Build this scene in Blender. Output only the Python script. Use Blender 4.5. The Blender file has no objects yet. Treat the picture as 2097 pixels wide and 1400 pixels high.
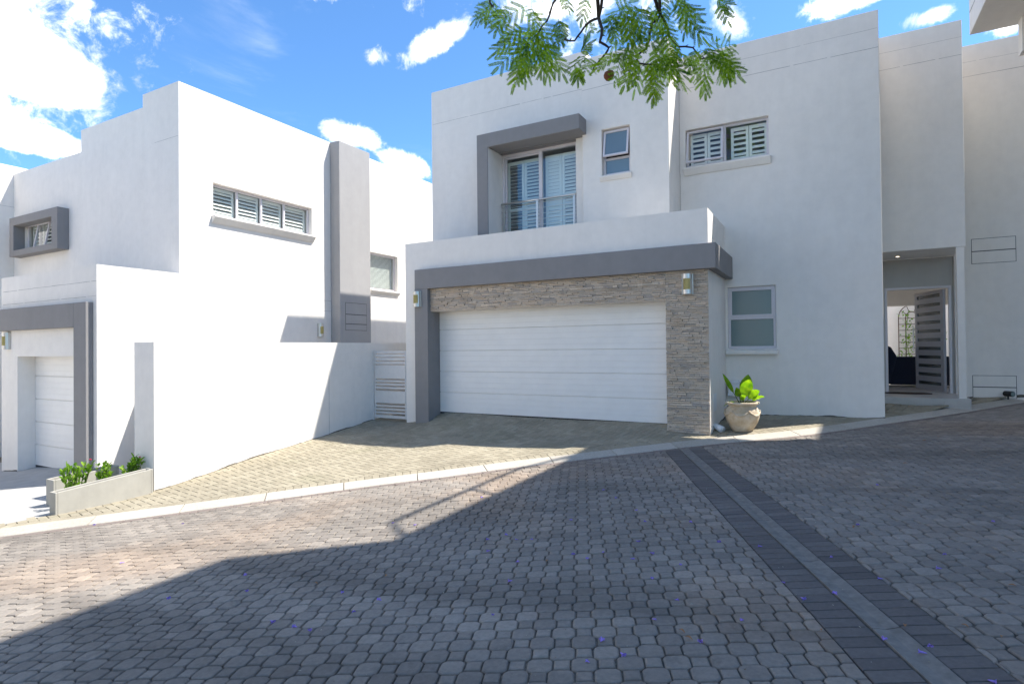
import bpy, bmesh, math, random
import numpy as np
from mathutils import Vector, Matrix
random.seed(11)
SC = bpy.context.scene
COL = SC.collection

# ------------------------------------------------------------------ helpers
def sub(a, b): return (a[0]-b[0], a[1]-b[1], a[2]-b[2])

class Fr:
    """facade frame: u along the wall, d outward, z up"""
    def __init__(s, ax, c): s.ax, s.c = ax, c
    def __call__(s, u, d, z):
        if s.ax == 'y': return (u, s.c-d, z)          # wall facing -y
        if s.ax == 'x': return (s.c+d, u, z)          # wall facing +x
        if s.ax == 'Y': return (u, s.c+d, z)          # wall facing +y
IDN = lambda a, b, c: (a, b, c)

class MB:
    def __init__(s): s.v, s.f = [], []
    def add(s, vs, fs):
        n = len(s.v); s.v += [tuple(v) for v in vs]; s.f += [tuple(i+n for i in f) for f in fs]; return s
    def box(s, x0, x1, y0, y1, z0, z1, F=IDN):
        vs = [F(x, y, z) for z in (z0, z1) for y in (y0, y1) for x in (x0, x1)]
        return s.add(vs, [(0,2,3,1),(4,5,7,6),(0,1,5,4),(2,6,7,3),(0,4,6,2),(1,3,7,5)])
    def hexa(s, p):      # 8 points, bottom 4 ring then top 4 ring
        return s.add(p, [(3,2,1,0),(4,5,6,7),(0,1,5,4),(1,2,6,5),(2,3,7,6),(3,0,4,7)])
    def prism(s, poly, z0, z1, F=IDN):
        n = len(poly)
        vs = [F(a, b, z0) for a, b in poly] + [F(a, b, z1) for a, b in poly]
        return s.add(vs, [tuple(range(n))[::-1], tuple(range(n, 2*n))] + [(i, (i+1)%n, n+(i+1)%n, n+i) for i in range(n)])
    def quad(s, *p): return s.add(p, [tuple(range(len(p)))])
    def tube(s, pts, r, n=8, cap=True):
        pts = [Vector(p) for p in pts]; rs = r if isinstance(r, (list, tuple)) else [r]*len(pts)
        base = len(s.v); up = Vector((0.13, 0.21, 0.97)); rings = []
        for i, p in enumerate(pts):
            t = (pts[min(i+1, len(pts)-1)] - pts[max(i-1, 0)]).normalized()
            a = t.cross(up)
            if a.length < 1e-3: a = t.cross(Vector((1, 0, 0)))
            a.normalize(); b = t.cross(a)
            s.v += [tuple(p + (a*math.cos(k*2*math.pi/n) + b*math.sin(k*2*math.pi/n))*rs[i]) for k in range(n)]
        for i in range(len(pts)-1):
            for k in range(n):
                q = base+i*n; s.f.append((q+k, q+(k+1)%n, q+n+(k+1)%n, q+n+k))
        if cap:
            s.f.append(tuple(base+k for k in range(n))[::-1]); q = base+(len(pts)-1)*n
            s.f.append(tuple(q+k for k in range(n)))
        return s
    def lathe(s, prof, c, n=32):
        base = len(s.v)
        for r, z in prof:
            s.v += [(c[0]+r*math.cos(k*2*math.pi/n), c[1]+r*math.sin(k*2*math.pi/n), c[2]+z) for k in range(n)]
        for i in range(len(prof)-1):
            for k in range(n):
                q = base+i*n; s.f.append((q+k, q+(k+1)%n, q+n+(k+1)%n, q+n+k))
        return s
    def wall(s, F, u0, u1, z0, z1, d0, d1, holes=()):
        """slab with real openings; only exposed faces are made"""
        us = sorted({u0, u1, *[h[0] for h in holes], *[h[1] for h in holes]})
        zs = sorted({z0, z1, *[h[2] for h in holes], *[h[3] for h in holes]})
        us = [u for u in us if u0-1e-6 <= u <= u1+1e-6]; zs = [z for z in zs if z0-1e-6 <= z <= z1+1e-6]
        nu, nz = len(us)-1, len(zs)-1
        def solid(i, j):
            if i < 0 or j < 0 or i >= nu or j >= nz: return False
            cu, cz = (us[i]+us[i+1])/2, (zs[j]+zs[j+1])/2
            return not any(h[0] < cu < h[1] and h[2] < cz < h[3] for h in holes)
        idx = {}
        def V(i, j, k):
            if (i, j, k) not in idx:
                idx[(i, j, k)] = len(s.v); s.v.append(F(us[i], (d0, d1)[k], zs[j]))
            return idx[(i, j, k)]
        for i in range(nu):
            for j in range(nz):
                if not solid(i, j): continue
                s.f.append((V(i,j,1), V(i+1,j,1), V(i+1,j+1,1), V(i,j+1,1)))
                s.f.append((V(i,j,0), V(i,j+1,0), V(i+1,j+1,0), V(i+1,j,0)))
                if not solid(i-1, j): s.f.append((V(i,j,0), V(i,j,1), V(i,j+1,1), V(i,j+1,0)))
                if not solid(i+1, j): s.f.append((V(i+1,j,0), V(i+1,j+1,0), V(i+1,j+1,1), V(i+1,j,1)))
                if not solid(i, j-1): s.f.append((V(i,j,0), V(i+1,j,0), V(i+1,j,1), V(i,j,1)))
                if not solid(i, j+1): s.f.append((V(i,j+1,0), V(i,j+1,1), V(i+1,j+1,1), V(i+1,j+1,0)))
        return s
    def build(s, name, mat, parent=None, bevel=0, smooth=False, seg=2, ang=40, normals=True, loc=None):
        root = (0, 0, 0)
        if parent is not None:
            r = parent
            while r.parent is not None: r = r.parent
            root = tuple(r.location)
        if loc is not None and parent is None: root = loc
        me = bpy.data.meshes.new(name)
        me.from_pydata([sub(v, root) for v in s.v], [], s.f)
        if normals:
            bm = bmesh.new(); bm.from_mesh(me); bmesh.ops.recalc_face_normals(bm, faces=bm.faces); bm.to_mesh(me); bm.free()
        me.materials.append(mat)
        if smooth: me.polygons.foreach_set('use_smooth', [True]*len(me.polygons))
        me.update()
        o = bpy.data.objects.new(name, me); COL.objects.link(o)
        if parent is not None: o.parent = parent
        elif loc is not None: o.location = loc
        if bevel:
            m = o.modifiers.new('Bevel', 'BEVEL'); m.width = bevel; m.segments = seg; m.limit_method = 'ANGLE'; m.angle_limit = math.radians(ang)
            m.harden_normals = False
        return o

def thing(name, label, cat, loc=(0,0,0), group=None):
    o = bpy.data.objects.new(name, None); COL.objects.link(o); o.location = loc
    o.empty_display_size = .2; o['label'] = label; o['category'] = cat
    if group: o['group'] = group
    return o
def tag(o, label, cat, group=None, kind=None):
    if label: o['label'] = label
    if cat: o['category'] = cat
    if group: o['group'] = group
    if kind: o['kind'] = kind
    return o
def struct(o, kind='structure'): o['kind'] = kind; return o

# ------------------------------------------------------------------ materials
def new_mat(name):
    m = bpy.data.materials.new(name); m.use_nodes = True; nt = m.node_tree
    b = nt.nodes['Principled BSDF']; return m, nt, b
def N(nt, t, **kw):
    n = nt.nodes.new(t)
    for k, v in kw.items(): setattr(n, k, v)
    return n
def noise(nt, scale, detail=4, rough=.55, vec=None, dist=0):
    n = N(nt, 'ShaderNodeTexNoise'); n.inputs['Scale'].default_value = scale; n.inputs['Detail'].default_value = detail
    n.inputs['Roughness'].default_value = rough; n.inputs['Distortion'].default_value = dist
    if vec is not None: nt.links.new(vec, n.inputs['Vector'])
    return n
def ramp(nt, fac, stops):
    r = N(nt, 'ShaderNodeValToRGB'); el = r.color_ramp.elements
    while len(el) < len(stops): el.new(.5)
    for e, (p, c) in zip(el, stops): e.position = p; e.color = (*c, 1) if len(c) == 3 else c
    nt.links.new(fac, r.inputs['Fac']); return r
def mix(nt, fac, a, b, mode='MIX'):
    m = N(nt, 'ShaderNodeMix', data_type='RGBA', blend_type=mode)
    for sock, val in ((m.inputs[0], fac), (m.inputs[6], a), (m.inputs[7], b)):
        if isinstance(val, (int, float)): sock.default_value = val
        elif isinstance(val, tuple): sock.default_value = (*val, 1) if len(val) == 3 else val
        else: nt.links.new(val, sock)
    return m.outputs[2]
def math_(nt, op, a, b=None, clamp=False):
    m = N(nt, 'ShaderNodeMath', operation=op, use_clamp=clamp)
    for i, v in enumerate((a, b)):
        if v is None: continue
        if isinstance(v, (int, float)): m.inputs[i].default_value = v
        else: nt.links.new(v, m.inputs[i])
    return m.outputs[0]
def bump(nt, b, h, strength=.2, dist=.01, prev=None):
    n = N(nt, 'ShaderNodeBump'); n.inputs['Strength'].default_value = strength; n.inputs['Distance'].default_value = dist
    nt.links.new(h, n.inputs['Height'])
    if prev is not None: nt.links.new(prev, n.inputs['Normal'])
    nt.links.new(n.outputs[0], b.inputs['Normal']); return n.outputs[0]
def pos(nt):
    g = N(nt, 'ShaderNodeNewGeometry'); return g.outputs['Position']
def mapping(nt, vec, scale):
    m = N(nt, 'ShaderNodeMapping'); m.inputs['Scale'].default_value = scale; nt.links.new(vec, m.inputs['Vector']); return m.outputs[0]

def plaster(name, col, dirt=.06, rough=.88, grain=1.0, stain=None):
    m, nt, b = new_mat(name); P = pos(nt)
    big = noise(nt, .55, 3, .6, P); mid = noise(nt, 6, 5, .6, P)
    streak = noise(nt, 1, 5, .65, mapping(nt, P, (4, 4, .7)))
    d = tuple(c*(1-dirt*1.6) for c in col); l = tuple(min(c*(1+dirt*.4), 1) for c in col)
    c1 = ramp(nt, big.outputs[0], [(.3, d), (.7, l)]).outputs[0]
    c2 = mix(nt, .5, c1, ramp(nt, mid.outputs[0], [(.3, d), (.65, l)]).outputs[0])
    sc = ramp(nt, streak.outputs[0], [(.38, tuple(c*(1-dirt*1.3) for c in (1, 1, 1))), (.6, (1, 1, 1))]).outputs[0]
    c3 = mix(nt, .45, c2, sc, 'MULTIPLY')
    nt.links.new(c3, b.inputs['Base Color']); b.inputs['Roughness'].default_value = rough
    b.inputs['Specular IOR Level'].default_value = .25
    fine = noise(nt, 130, 3, .6, P); wave = noise(nt, 2.2, 4, .5, P)
    p = bump(nt, b, fine.outputs[0], .35*grain, .004); bump(nt, b, wave.outputs[0], .25, .02, p)
    return m
def simple(name, col, rough=.5, metal=0, spec=.5, nscale=20, var=.08, bmp=0.0):
    m, nt, b = new_mat(name); P = pos(nt)
    n = noise(nt, nscale, 4, .6, P)
    c = ramp(nt, n.outputs[0], [(.3, tuple(v*(1-var) for v in col)), (.7, tuple(min(1, v*(1+var)) for v in col))]).outputs[0]
    nt.links.new(c, b.inputs['Base Color']); b.inputs['Roughness'].default_value = rough
    b.inputs['Metallic'].default_value = metal; b.inputs['Specular IOR Level'].default_value = spec
    if bmp: bump(nt, b, noise(nt, nscale*6, 3, .6, P).outputs[0], bmp, .003)
    return m
def island(name, stops, rough=.9, big=(.5, .18), grain=(90, .4, .003), patch=None, band=None):
    """material for meshes whose every stone is its own island"""
    m, nt, b = new_mat(name); P = pos(nt); g = N(nt, 'ShaderNodeNewGeometry')
    c = ramp(nt, g.outputs['Random Per Island'], stops).outputs[0]
    bn = noise(nt, big[0], 4, .6, P)
    f = ramp(nt, bn.outputs[0], [(.3, (1-big[1],)*3), (.7, (1+big[1]*.5,)*3)]).outputs[0]
    c = mix(nt, 1.0, c, f, 'MULTIPLY')
    fn = noise(nt, 35, 5, .7, P)
    c = mix(nt, 1.0, c, ramp(nt, fn.outputs[0], [(.25, (.78,)*3), (.75, (1.16,)*3)]).outputs[0], 'MULTIPLY')
    if patch:
        pn = noise(nt, patch[0], 3, .5, mapping(nt, P, patch[3])); pf = ramp(nt, pn.outputs[0], [(patch[1], (0,)*3), (patch[1]+.15, (1,)*3)]).outputs[0]
        c = mix(nt, pf, c, mix(nt, 1.0, c, patch[2], 'MULTIPLY'))
    if band:                      # soft tree shade painted as bands along the road, plus subtle tyre stains
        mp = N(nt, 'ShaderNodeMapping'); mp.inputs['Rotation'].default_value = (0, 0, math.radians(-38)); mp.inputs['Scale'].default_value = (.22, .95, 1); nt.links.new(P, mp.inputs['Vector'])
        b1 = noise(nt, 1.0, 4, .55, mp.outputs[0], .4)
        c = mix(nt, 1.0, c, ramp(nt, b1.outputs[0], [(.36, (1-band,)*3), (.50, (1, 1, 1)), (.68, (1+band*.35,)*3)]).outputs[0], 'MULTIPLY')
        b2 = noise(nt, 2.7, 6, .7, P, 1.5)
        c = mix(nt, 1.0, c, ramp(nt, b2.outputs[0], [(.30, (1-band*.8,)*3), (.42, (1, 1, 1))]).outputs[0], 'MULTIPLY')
    nt.links.new(c, b.inputs['Base Color']); b.inputs['Roughness'].default_value = rough
    b.inputs['Specular IOR Level'].default_value = .3
    bump(nt, b, noise(nt, grain[0], 5, .7, P).outputs[0], grain[1], grain[2])
    return m

WHITE = plaster('white_plaster', (.83, .785, .73), .05)
GREY = plaster('grey_plaster', (.262, .252, .250), .06)
CHIM = plaster('chimney_grey_plaster', (.37, .36, .355), .05)
PLANTERM = plaster('planter_render', (.42, .40, .35), .10)
FRAME = simple('window_frame_paint', (.66, .62, .64), .35, 0, .5, 30, .03)
SHUT = simple('shutter_paint', (.88, .89, .86), .45, 0, .5, 25, .03)
DOORW = simple('garage_door_paint', (.80, .78, .75), .4, 0, .5, 3, .03)
GATEM = simple('gate_paint', (.66, .64, .62), .4, 0, .5, 10, .04)
STEEL = simple('brushed_steel', (.74, .71, .67), .38, 1, .5, 40, .05)
DOORG = simple('door_grey_paint', (.40, .385, .41), .35, .0, .5, 20, .04)
DARK = simple('dark_gap', (.03, .03, .035), .8)
ROOM = simple('room_wall', (.34, .36, .38), .9)
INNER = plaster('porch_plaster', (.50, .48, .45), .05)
LINE = simple('joint_strip_grey', (.36, .345, .33), .9, 0, .2, 4, .3)  # dark grey of the thin strips along the plaster joints
NAVY = simple('navy_fabric', (.010, .014, .028), .95, 0, .2, 60, .2, .3)
TILE = simple('pale_floor_tile', (.46, .43, .40), .35, 0, .5, 6, .08)
LAMPM = simple('lamp_satin_metal', (.62, .60, .56), .3, .7, .5, 40, .04)
AMBER = simple('lamp_amber_lens', (.55, .45, .17), .4, 0, .5, 40, .1)
BROWN = simple('mat_coir', (.045, .028, .022), .95, 0, .2, 80, .3, .5)
BLACK = simple('black_plastic', (.012, .012, .014), .4)
SOIL = simple('soil', (.05, .035, .025), 1, 0, .1, 30, .4, .8)
PVC = simple('white_pvc', (.72, .73, .74), .35)
WOOD = simple('trellis_wood', (.10, .055, .035), .8, 0, .3, 20, .2)
ROOFM = simple('roof_screed', (.42, .42, .42), .9, 0, .3, 3, .1)

def glass(name, tint=(.75, .82, .80), refl=.1, frost=False):
    m, nt, b = new_mat(name)
    out = nt.nodes['Material Output']
    gl = N(nt, 'ShaderNodeBsdfGlossy'); gl.inputs['Roughness'].default_value = .18 if frost else .01
    lw = N(nt, 'ShaderNodeLayerWeight'); lw.inputs['Blend'].default_value = .5
    P = pos(nt); bn = N(nt, 'ShaderNodeBump'); bn.inputs['Strength'].default_value = .03; bn.inputs['Distance'].default_value = .01
    nt.links.new(noise(nt, 1.6, 2, .5, P).outputs[0], bn.inputs['Height']); nt.links.new(bn.outputs[0], gl.inputs['Normal'])
    nt.links.new(bn.outputs[0], lw.inputs['Normal'])
    f = math_(nt, 'ADD', math_(nt, 'MULTIPLY', math_(nt, 'POWER', lw.outputs['Facing'], 3.5), .75), refl, True)
    if frost:
        tr = N(nt, 'ShaderNodeBsdfDiffuse'); tr.inputs['Color'].default_value = (*tint, 1)
    else:
        tr = N(nt, 'ShaderNodeBsdfTransparent'); tr.inputs['Color'].default_value = (*tint, 1)
    mx = N(nt, 'ShaderNodeMixShader'); nt.links.new(f, mx.inputs[0]); nt.links.new(tr.outputs[0], mx.inputs[1]); nt.links.new(gl.outputs[0], mx.inputs[2])
    nt.links.new(mx.outputs[0], out.inputs['Surface'])
    return m
GLASS = glass('window_glass', (.90, .94, .92), .08)
GLASSB = glass('balcony_door_glass', (.84, .90, .88), .15)
SLOT = glass('door_slot_glass', (.045, .055, .055), .05, True)
FROST = glass('frosted_glass', (.165, .225, .22), .06, True)
FROSTB = glass('frosted_sash_glass', (.16, .22, .25), .12, True)

def leafmat(name, c0, c1, trans=.45, clump=9):
    m, nt, b = new_mat(name); g = N(nt, 'ShaderNodeNewGeometry')
    nz = noise(nt, clump, 3, .6, pos(nt)); fac = math_(nt, 'ADD', math_(nt, 'MULTIPLY', nz.outputs[0], 1.7), math_(nt, 'MULTIPLY', math_(nt, 'SUBTRACT', g.outputs['Random Per Island'], 1.2), .45), True)
    c = ramp(nt, fac, [(.12, c0), (.62, tuple(a*.45+b_*.55 for a, b_ in zip(c0, c1))), (.9, c1)]).outputs[0]
    nt.links.new(c, b.inputs['Base Color']); b.inputs['Roughness'].default_value = .5; b.inputs['Specular IOR Level'].default_value = .15
    tl = N(nt, 'ShaderNodeBsdfTranslucent'); 
    nt.links.new(mix(nt, 1.0, c, (1.6, 2.0, .5), 'MULTIPLY'), tl.inputs['Color'])
    mx = N(nt, 'ShaderNodeMixShader'); mx.inputs[0].default_value = trans
    nt.links.new(b.outputs[0], mx.inputs[1]); nt.links.new(tl.outputs[0], mx.inputs[2])
    nt.links.new(mx.outputs[0], nt.nodes['Material Output'].inputs['Surface'])
    return m
LEAF = leafmat('jacaranda_leaf', (.016, .062, .006), (.29, .40, .015), .5, 8)
LEAFP = leafmat('pot_plant_leaf', (.07, .19, .015), (.32, .42, .03), .45)
LEAFB = leafmat('bedding_leaf', (.07, .17, .015), (.26, .38, .05), .35)
BARK = simple('bark', (.045, .035, .028), .9, 0, .3, 30, .3, .5)
PURPLE = simple('blossom_violet', (.30, .20, .60), .7, 0, .3, 60, .2)
RED = simple('flower_pink', (.62, .04, .10), .7)
DEAD = simple('dead_leaf', (.33, .17, .08), .9, 0, .2, 40, .3)
POD = simple('seed_pod_brown', (.20, .07, .03), .8, 0, .3, 20, .3)
STEM = simple('plant_stem', (.09, .11, .03), .7)
EXPO = .88
SKYTINT = (.60, .89, 1.10)
CLOUDLO = (4.2, 4.45, 4.8)
CLOUDHI = (11, 11, 11)
# ------------------------------------------------------------------ camera, sun, sky
Rw = Matrix(((0.87652907, 0.481234, -0.01051761), (0.01435951, -0.00430165, 0.99988764), (-0.48113469, 0.87658162, 0.01068081)))
cd = bpy.data.cameras.new('camera'); cam = bpy.data.objects.new('camera', cd); COL.objects.link(cam)
r_, u_, f_ = Rw[0], Rw[1], Rw[2]
cam.matrix_world = Matrix(((r_[0], u_[0], -f_[0], 0), (r_[1], u_[1], -f_[1], 0), (r_[2], u_[2], -f_[2], 0), (0, 0, 0, 1)))
cd.sensor_width = 36; cd.lens = 1184.22*36/2097; cd.clip_end = 2000; cd.clip_start = .05
SC.camera = cam

SUN = Vector((.53, .355, 1)).normalized()
sl = bpy.data.lights.new('sun', 'SUN'); so = bpy.data.objects.new('sun', sl); COL.objects.link(so)
sl.energy = 5.0; sl.angle = math.radians(.55); sl.color = (1, .95, .87)
so.rotation_euler = SUN.to_track_quat('Z', 'Y').to_euler(); so.location = (20, 15, 40)

w = bpy.data.worlds.new('World'); SC.world = w; w.use_nodes = True; nt = w.node_tree
bg = nt.nodes['Background']; bg.inputs['Strength'].default_value = .15
sky = N(nt, 'ShaderNodeTexSky', sky_type='NISHITA'); sky.sun_disc = False
sky.sun_elevation = math.asin(SUN.z); sky.sun_rotation = math.atan2(SUN.x, SUN.y)
sky.air_density = 1.0; sky.dust_density = .6; sky.ozone_density = 2.0; sky.altitude = 1400
tc = N(nt, 'ShaderNodeTexCoord'); D0 = tc.outputs['Generated']
# warp the direction a little so cloud outlines billow
wn = noise(nt, 5.5, 7, .62, D0)
wsub = N(nt, 'ShaderNodeVectorMath', operation='SUBTRACT'); nt.links.new(wn.outputs['Color'], wsub.inputs[0]); wsub.inputs[1].default_value = (.5, .5, .5)
CL = [((-0.875,0.31,0.37),(3.6,9.6,-1.5),(-8.9,-2.8,-20.1),2.1),((-0.9,0.337,0.277),(5.97,12.81,2.0),(-13.6,2.8,-50),1.8),
((-0.524,0.712,0.466),(13.77,5.66,5.76),(6.29,28.13,-36.97),.85),((-0.599,0.665,0.446),(28.09,22.64,2.85),(-14.83,15.82,-44.59),.62),
((-0.653,0.678,0.337),(14.5,14.0,-1.9),(-17.5,5.2,-46),1.0),((-0.604,0.738,0.302),(14.5,12.6,-4.1),(-20,2.4,-48),1.0),
((-0.343,0.79,0.508),(9.15,3.81,-0.73),(-8.19,17.57,-33.86),.6),((-0.116,0.879,0.462),(21.62,-10.91,25.11),(18.12,8.58,-12.88),.6),
((0.025,0.889,0.457),(18.86,1.43,-4.89),(-0.19,21.79,-43.48),.95),((0.119,0.901,0.416),(30.97,-0.44,-9.08),(2.99,32.63,-72.69),.75),
((0.194,0.904,0.381),(34.0,-3.22,-10.94),(3.76,22.22,-55.9),.7),((-0.619,0.601,0.506),(11.08,9.26,1.55),(-23.65,22.26,-56.39),.45),
((-.7,-.6,.35),(2,-3,.5),(.5,1,-4),.8),((.3,-.85,.4),(3,1,.5),(.5,1,-5),.8),((.85,-.2,.45),(1,4,.5),(.5,1,-5),.7),((.75,.5,.35),(-2,3,.5),(.5,1,-6),.7)]
tot = None
for c, a, b, s_ in CL:
    d = N(nt, 'ShaderNodeVectorMath', operation='SUBTRACT'); nt.links.new(D0, d.inputs[0]); d.inputs[1].default_value = c
    ra = 1/max(Vector(b).length, 1e-6)
    dw = N(nt, 'ShaderNodeVectorMath', operation='MULTIPLY_ADD'); nt.links.new(wsub.outputs[0], dw.inputs[0])
    k = 1.0*ra; dw.inputs[1].default_value = (k, k, k); nt.links.new(d.outputs[0], dw.inputs[2])
    pa = N(nt, 'ShaderNodeVectorMath', operation='DOT_PRODUCT'); nt.links.new(dw.outputs[0], pa.inputs[0]); pa.inputs[1].default_value = a
    pb = N(nt, 'ShaderNodeVectorMath', operation='DOT_PRODUCT'); nt.links.new(dw.outputs[0], pb.inputs[0]); pb.inputs[1].default_value = b
    q = math_(nt, 'SQRT', math_(nt, 'ADD', math_(nt, 'MULTIPLY', pa.outputs['Value'], pa.outputs['Value']), math_(nt, 'MULTIPLY', pb.outputs['Value'], pb.outputs['Value'])))
    m_ = math_(nt, 'MULTIPLY', math_(nt, 'SUBTRACT', 1.12, math_(nt, 'MULTIPLY', q, .78), True), s_)
    tot = m_ if tot is None else math_(nt, 'MAXIMUM', tot, m_)
cn = noise(nt, 9, 9, .66, D0, .3); cn2 = noise(nt, 24, 8, .68, D0, .4)
dens = math_(nt, 'ADD', tot, math_(nt, 'MULTIPLY', math_(nt, 'SUBTRACT', cn.outputs[0], .5), .9))
dens = math_(nt, 'ADD', dens, math_(nt, 'MULTIPLY', math_(nt, 'SUBTRACT', cn2.outputs[0], .5), 1.15))
mr = N(nt, 'ShaderNodeMapRange', interpolation_type='SMOOTHSTEP'); nt.links.new(dens, mr.inputs[0]); mr.inputs[1].default_value = .30; mr.inputs[2].default_value = .72
wis = noise(nt, 3.2, 8, .6, mapping(nt, D0, (1, 1, 2.4)), .6)
wm = N(nt, 'ShaderNodeMapRange', interpolation_type='SMOOTHSTEP'); nt.links.new(wis.outputs[0], wm.inputs[0]); wm.inputs[1].default_value = .60; wm.inputs[2].default_value = .9; wm.inputs[4].default_value = .25
cm = math_(nt, 'MAXIMUM', mr.outputs[0], wm.outputs[0])
tint = mix(nt, 1.0, sky.outputs[0], SKYTINT, 'MULTIPLY')
csh = ramp(nt, noise(nt, 7, 4, .5, D0).outputs[0], [(.3, CLOUDLO), (.6, CLOUDHI)]).outputs[0]
skc = mix(nt, cm, tint, csh)
nt.links.new(skc, bg.inputs['Color'])

vs = SC.view_settings
vs.view_transform = 'Standard'; vs.look = 'None'; vs.gamma = 1; vs.exposure = EXPO
SC.render.engine = 'CYCLES'
SC.cycles.max_bounces = 8; SC.cycles.diffuse_bounces = 5; SC.cycles.transparent_max_bounces = 16

# ------------------------------------------------------------------ ground heights
def PL(x, y): return -1.54 + .0783*(x+1.75) + .0118*(y-10)
KP = [(-16,-5.2),(-12,-.5),(-10.2,1.4),(-8.62,3.04),(-7.08,4.56),(-5.67,5.99),(-4.85,6.71),(-4.07,7.47),(-3.27,8.12),(-2.45,8.82),(-1.6,9.47),(-.35,10.28),(.89,11.52),(1.83,12.48),(3.17,14.04),(5,16.1),(8,19)]
def catmull(P, n=4):
    out = []
    for i in range(len(P)-1):
        p0, p1, p2, p3 = P[max(i-1, 0)], P[i], P[i+1], P[min(i+2, len(P)-1)]
        for k in range(n):
            t = k/n
            out.append(tuple(.5*((2*p1[j]) + (-p0[j]+p2[j])*t + (2*p0[j]-5*p1[j]+4*p2[j]-p3[j])*t*t + (-p0[j]+3*p1[j]-3*p2[j]+p3[j])*t**3) for j in (0, 1)))
    return out + [P[-1]]
KC = catmull(KP)                                   # outer kerb line
def kerb_near(x, y):
    best = None
    for i in range(len(KC)-1):
        ax, ay = KC[i]; bx, by = KC[i+1]; dx, dy = bx-ax, by-ay; L2 = dx*dx+dy*dy
        t = max(0, min(1, ((x-ax)*dx+(y-ay)*dy)/L2)); px, py = ax+t*dx, ay+t*dy
        d = (x-px)**2+(y-py)**2
        if best is None or d < best[0]:
            L = math.sqrt(L2); best = (d, (px, py), (-dy/L, dx/L))
    d, p, n = best
    return (x-p[0])*n[0]+(y-p[1])*n[1], p, n          # signed distance: + = house side
KW = .27
ctrl = []
for i in range(0, len(KC), 3):
    (ax, ay), (_, _, n) = KC[i], (0, 0, kerb_near(KC[i][0], KC[i][1])[2])
    ix, iy = ax+n[0]*(KW+.02), ay+n[1]*(KW+.02)
    ctrl.append((ix, iy, PL(ix, iy)+.055))
ctrl += [(-9.1,5.14,-2.13),(-9.1,6.69,-1.94),(-9.1,8.5,-1.756),(-9.1,10,-1.585),(-8.14,10,-1.603),(-7.5,9.88,-1.55),(-7.4,10.31,-1.395),(-5,10.31,-1.385),(-5,9.9,-1.52),(-2.6,10.31,-1.372),
 (-1.75,10,-1.478),(-1.74,11.77,-1.317),(-.5,11.77,-1.28),(.82,11.77,-1.245),(.82,12.95,-1.1),(2.15,12.95,-1.07),(2.4,14.2,-1.06),(3.3,14.25,-.99),(-8.6,12,-1.5),
 (-10.9,5.2,-2.2),(-11.7,5.51,-2.14),(-13.8,5.51,-2.25),(-14.4,5.2,-2.33),(-17.7,5,-2.55),(-13,2.5,-2.42),(-17,0,-2.75)]
C = np.array(ctrl); CX = C[:, :2]
rsd = C[:, 2] - np.array([PL(x, y) for x, y in CX])
def phi(r): return np.where(r > 1e-9, r*r*np.log(np.maximum(r, 1e-9)), 0)
n_ = len(C); K = phi(np.linalg.norm(CX[:, None]-CX[None], axis=2)) + np.eye(n_)*.01
Pm = np.c_[np.ones(n_), CX]; A = np.block([[K, Pm], [Pm.T, np.zeros((3, 3))]])
SOL = np.linalg.solve(A, np.r_[rsd, 0, 0, 0])
def gz(x, y):
    r = np.linalg.norm(CX-np.array([x, y]), axis=1)
    return float(PL(x, y) + phi(r)@SOL[:n_] + SOL[n_]+SOL[n_+1]*x+SOL[n_+2]*y)

def clip(poly, p, n):       # keep side where (q-p).n >= 0
    out = []
    for i in range(len(poly)):
        a, b = poly[i], poly[(i+1) % len(poly)]
        da = (a[0]-p[0])*n[0]+(a[1]-p[1])*n[1]; db = (b[0]-p[0])*n[0]+(b[1]-p[1])*n[1]
        if da >= 0: out.append(a)
        if (da >= 0) != (db >= 0):
            t = da/(da-db); out.append((a[0]+(b[0]-a[0])*t, a[1]+(b[1]-a[1])*t))
    return out
def area(p): return abs(sum(p[i][0]*p[(i+1)%len(p)][1]-p[(i+1)%len(p)][0]*p[i][1] for i in range(len(p))))/2
def stone(mb, poly, zf, inset=.008, drop=.006, depth=.03, jit=.0015, tilt=.004):
    """one paving stone with a soft shoulder"""
    if len(poly) < 3 or area(poly) < .0008: return
    if sum(poly[i][0]*poly[(i+1)%len(poly)][1]-poly[(i+1)%len(poly)][0]*poly[i][1] for i in range(len(poly))) < 0: poly = poly[::-1]
    cx = sum(q[0] for q in poly)/len(poly); cy = sum(q[1] for q in poly)/len(poly)
    z0 = zf(cx, cy)+random.uniform(-jit, jit); gx = (zf(cx+.1, cy)-zf(cx, cy))*10+random.uniform(-tilt, tilt); gy = (zf(cx, cy+.1)-zf(cx, cy))*10+random.uniform(-tilt, tilt)
    Z = lambda x, y: z0+(x-cx)*gx+(y-cy)*gy
    R = max(math.hypot(q[0]-cx, q[1]-cy) for q in poly); k = 1-inset/R*1.3; k2 = 1-inset/R*.45
    t = [(cx+(q[0]-cx)*k, cy+(q[1]-cy)*k) for q in poly]; m = [(cx+(q[0]-cx)*k2, cy+(q[1]-cy)*k2) for q in poly]
    n = len(poly)
    vs = [(x, y, Z(x, y)) for x, y in t]+[(x, y, Z(x, y)-drop*.35) for x, y in m]+[(x, y, Z(x, y)-drop) for x, y in poly]+[(x, y, Z(x, y)-depth) for x, y in poly]
    fs = [tuple(range(n))]
    for r in range(3): fs += [(r*n+i, r*n+n+i, r*n+n+(i+1)%n, r*n+(i+1)%n) for i in range(n)]
    mb.add(vs, fs)

# in-view test so stones are only laid where the place could be seen from about here
def near_view(x, y, m=1.2):
    f = f_[0]*x+f_[1]*y; rr = r_[0]*x+r_[1]*y
    return f > -.6 and abs(rr) < max(f, 0)*.9+m+1.8

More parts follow.
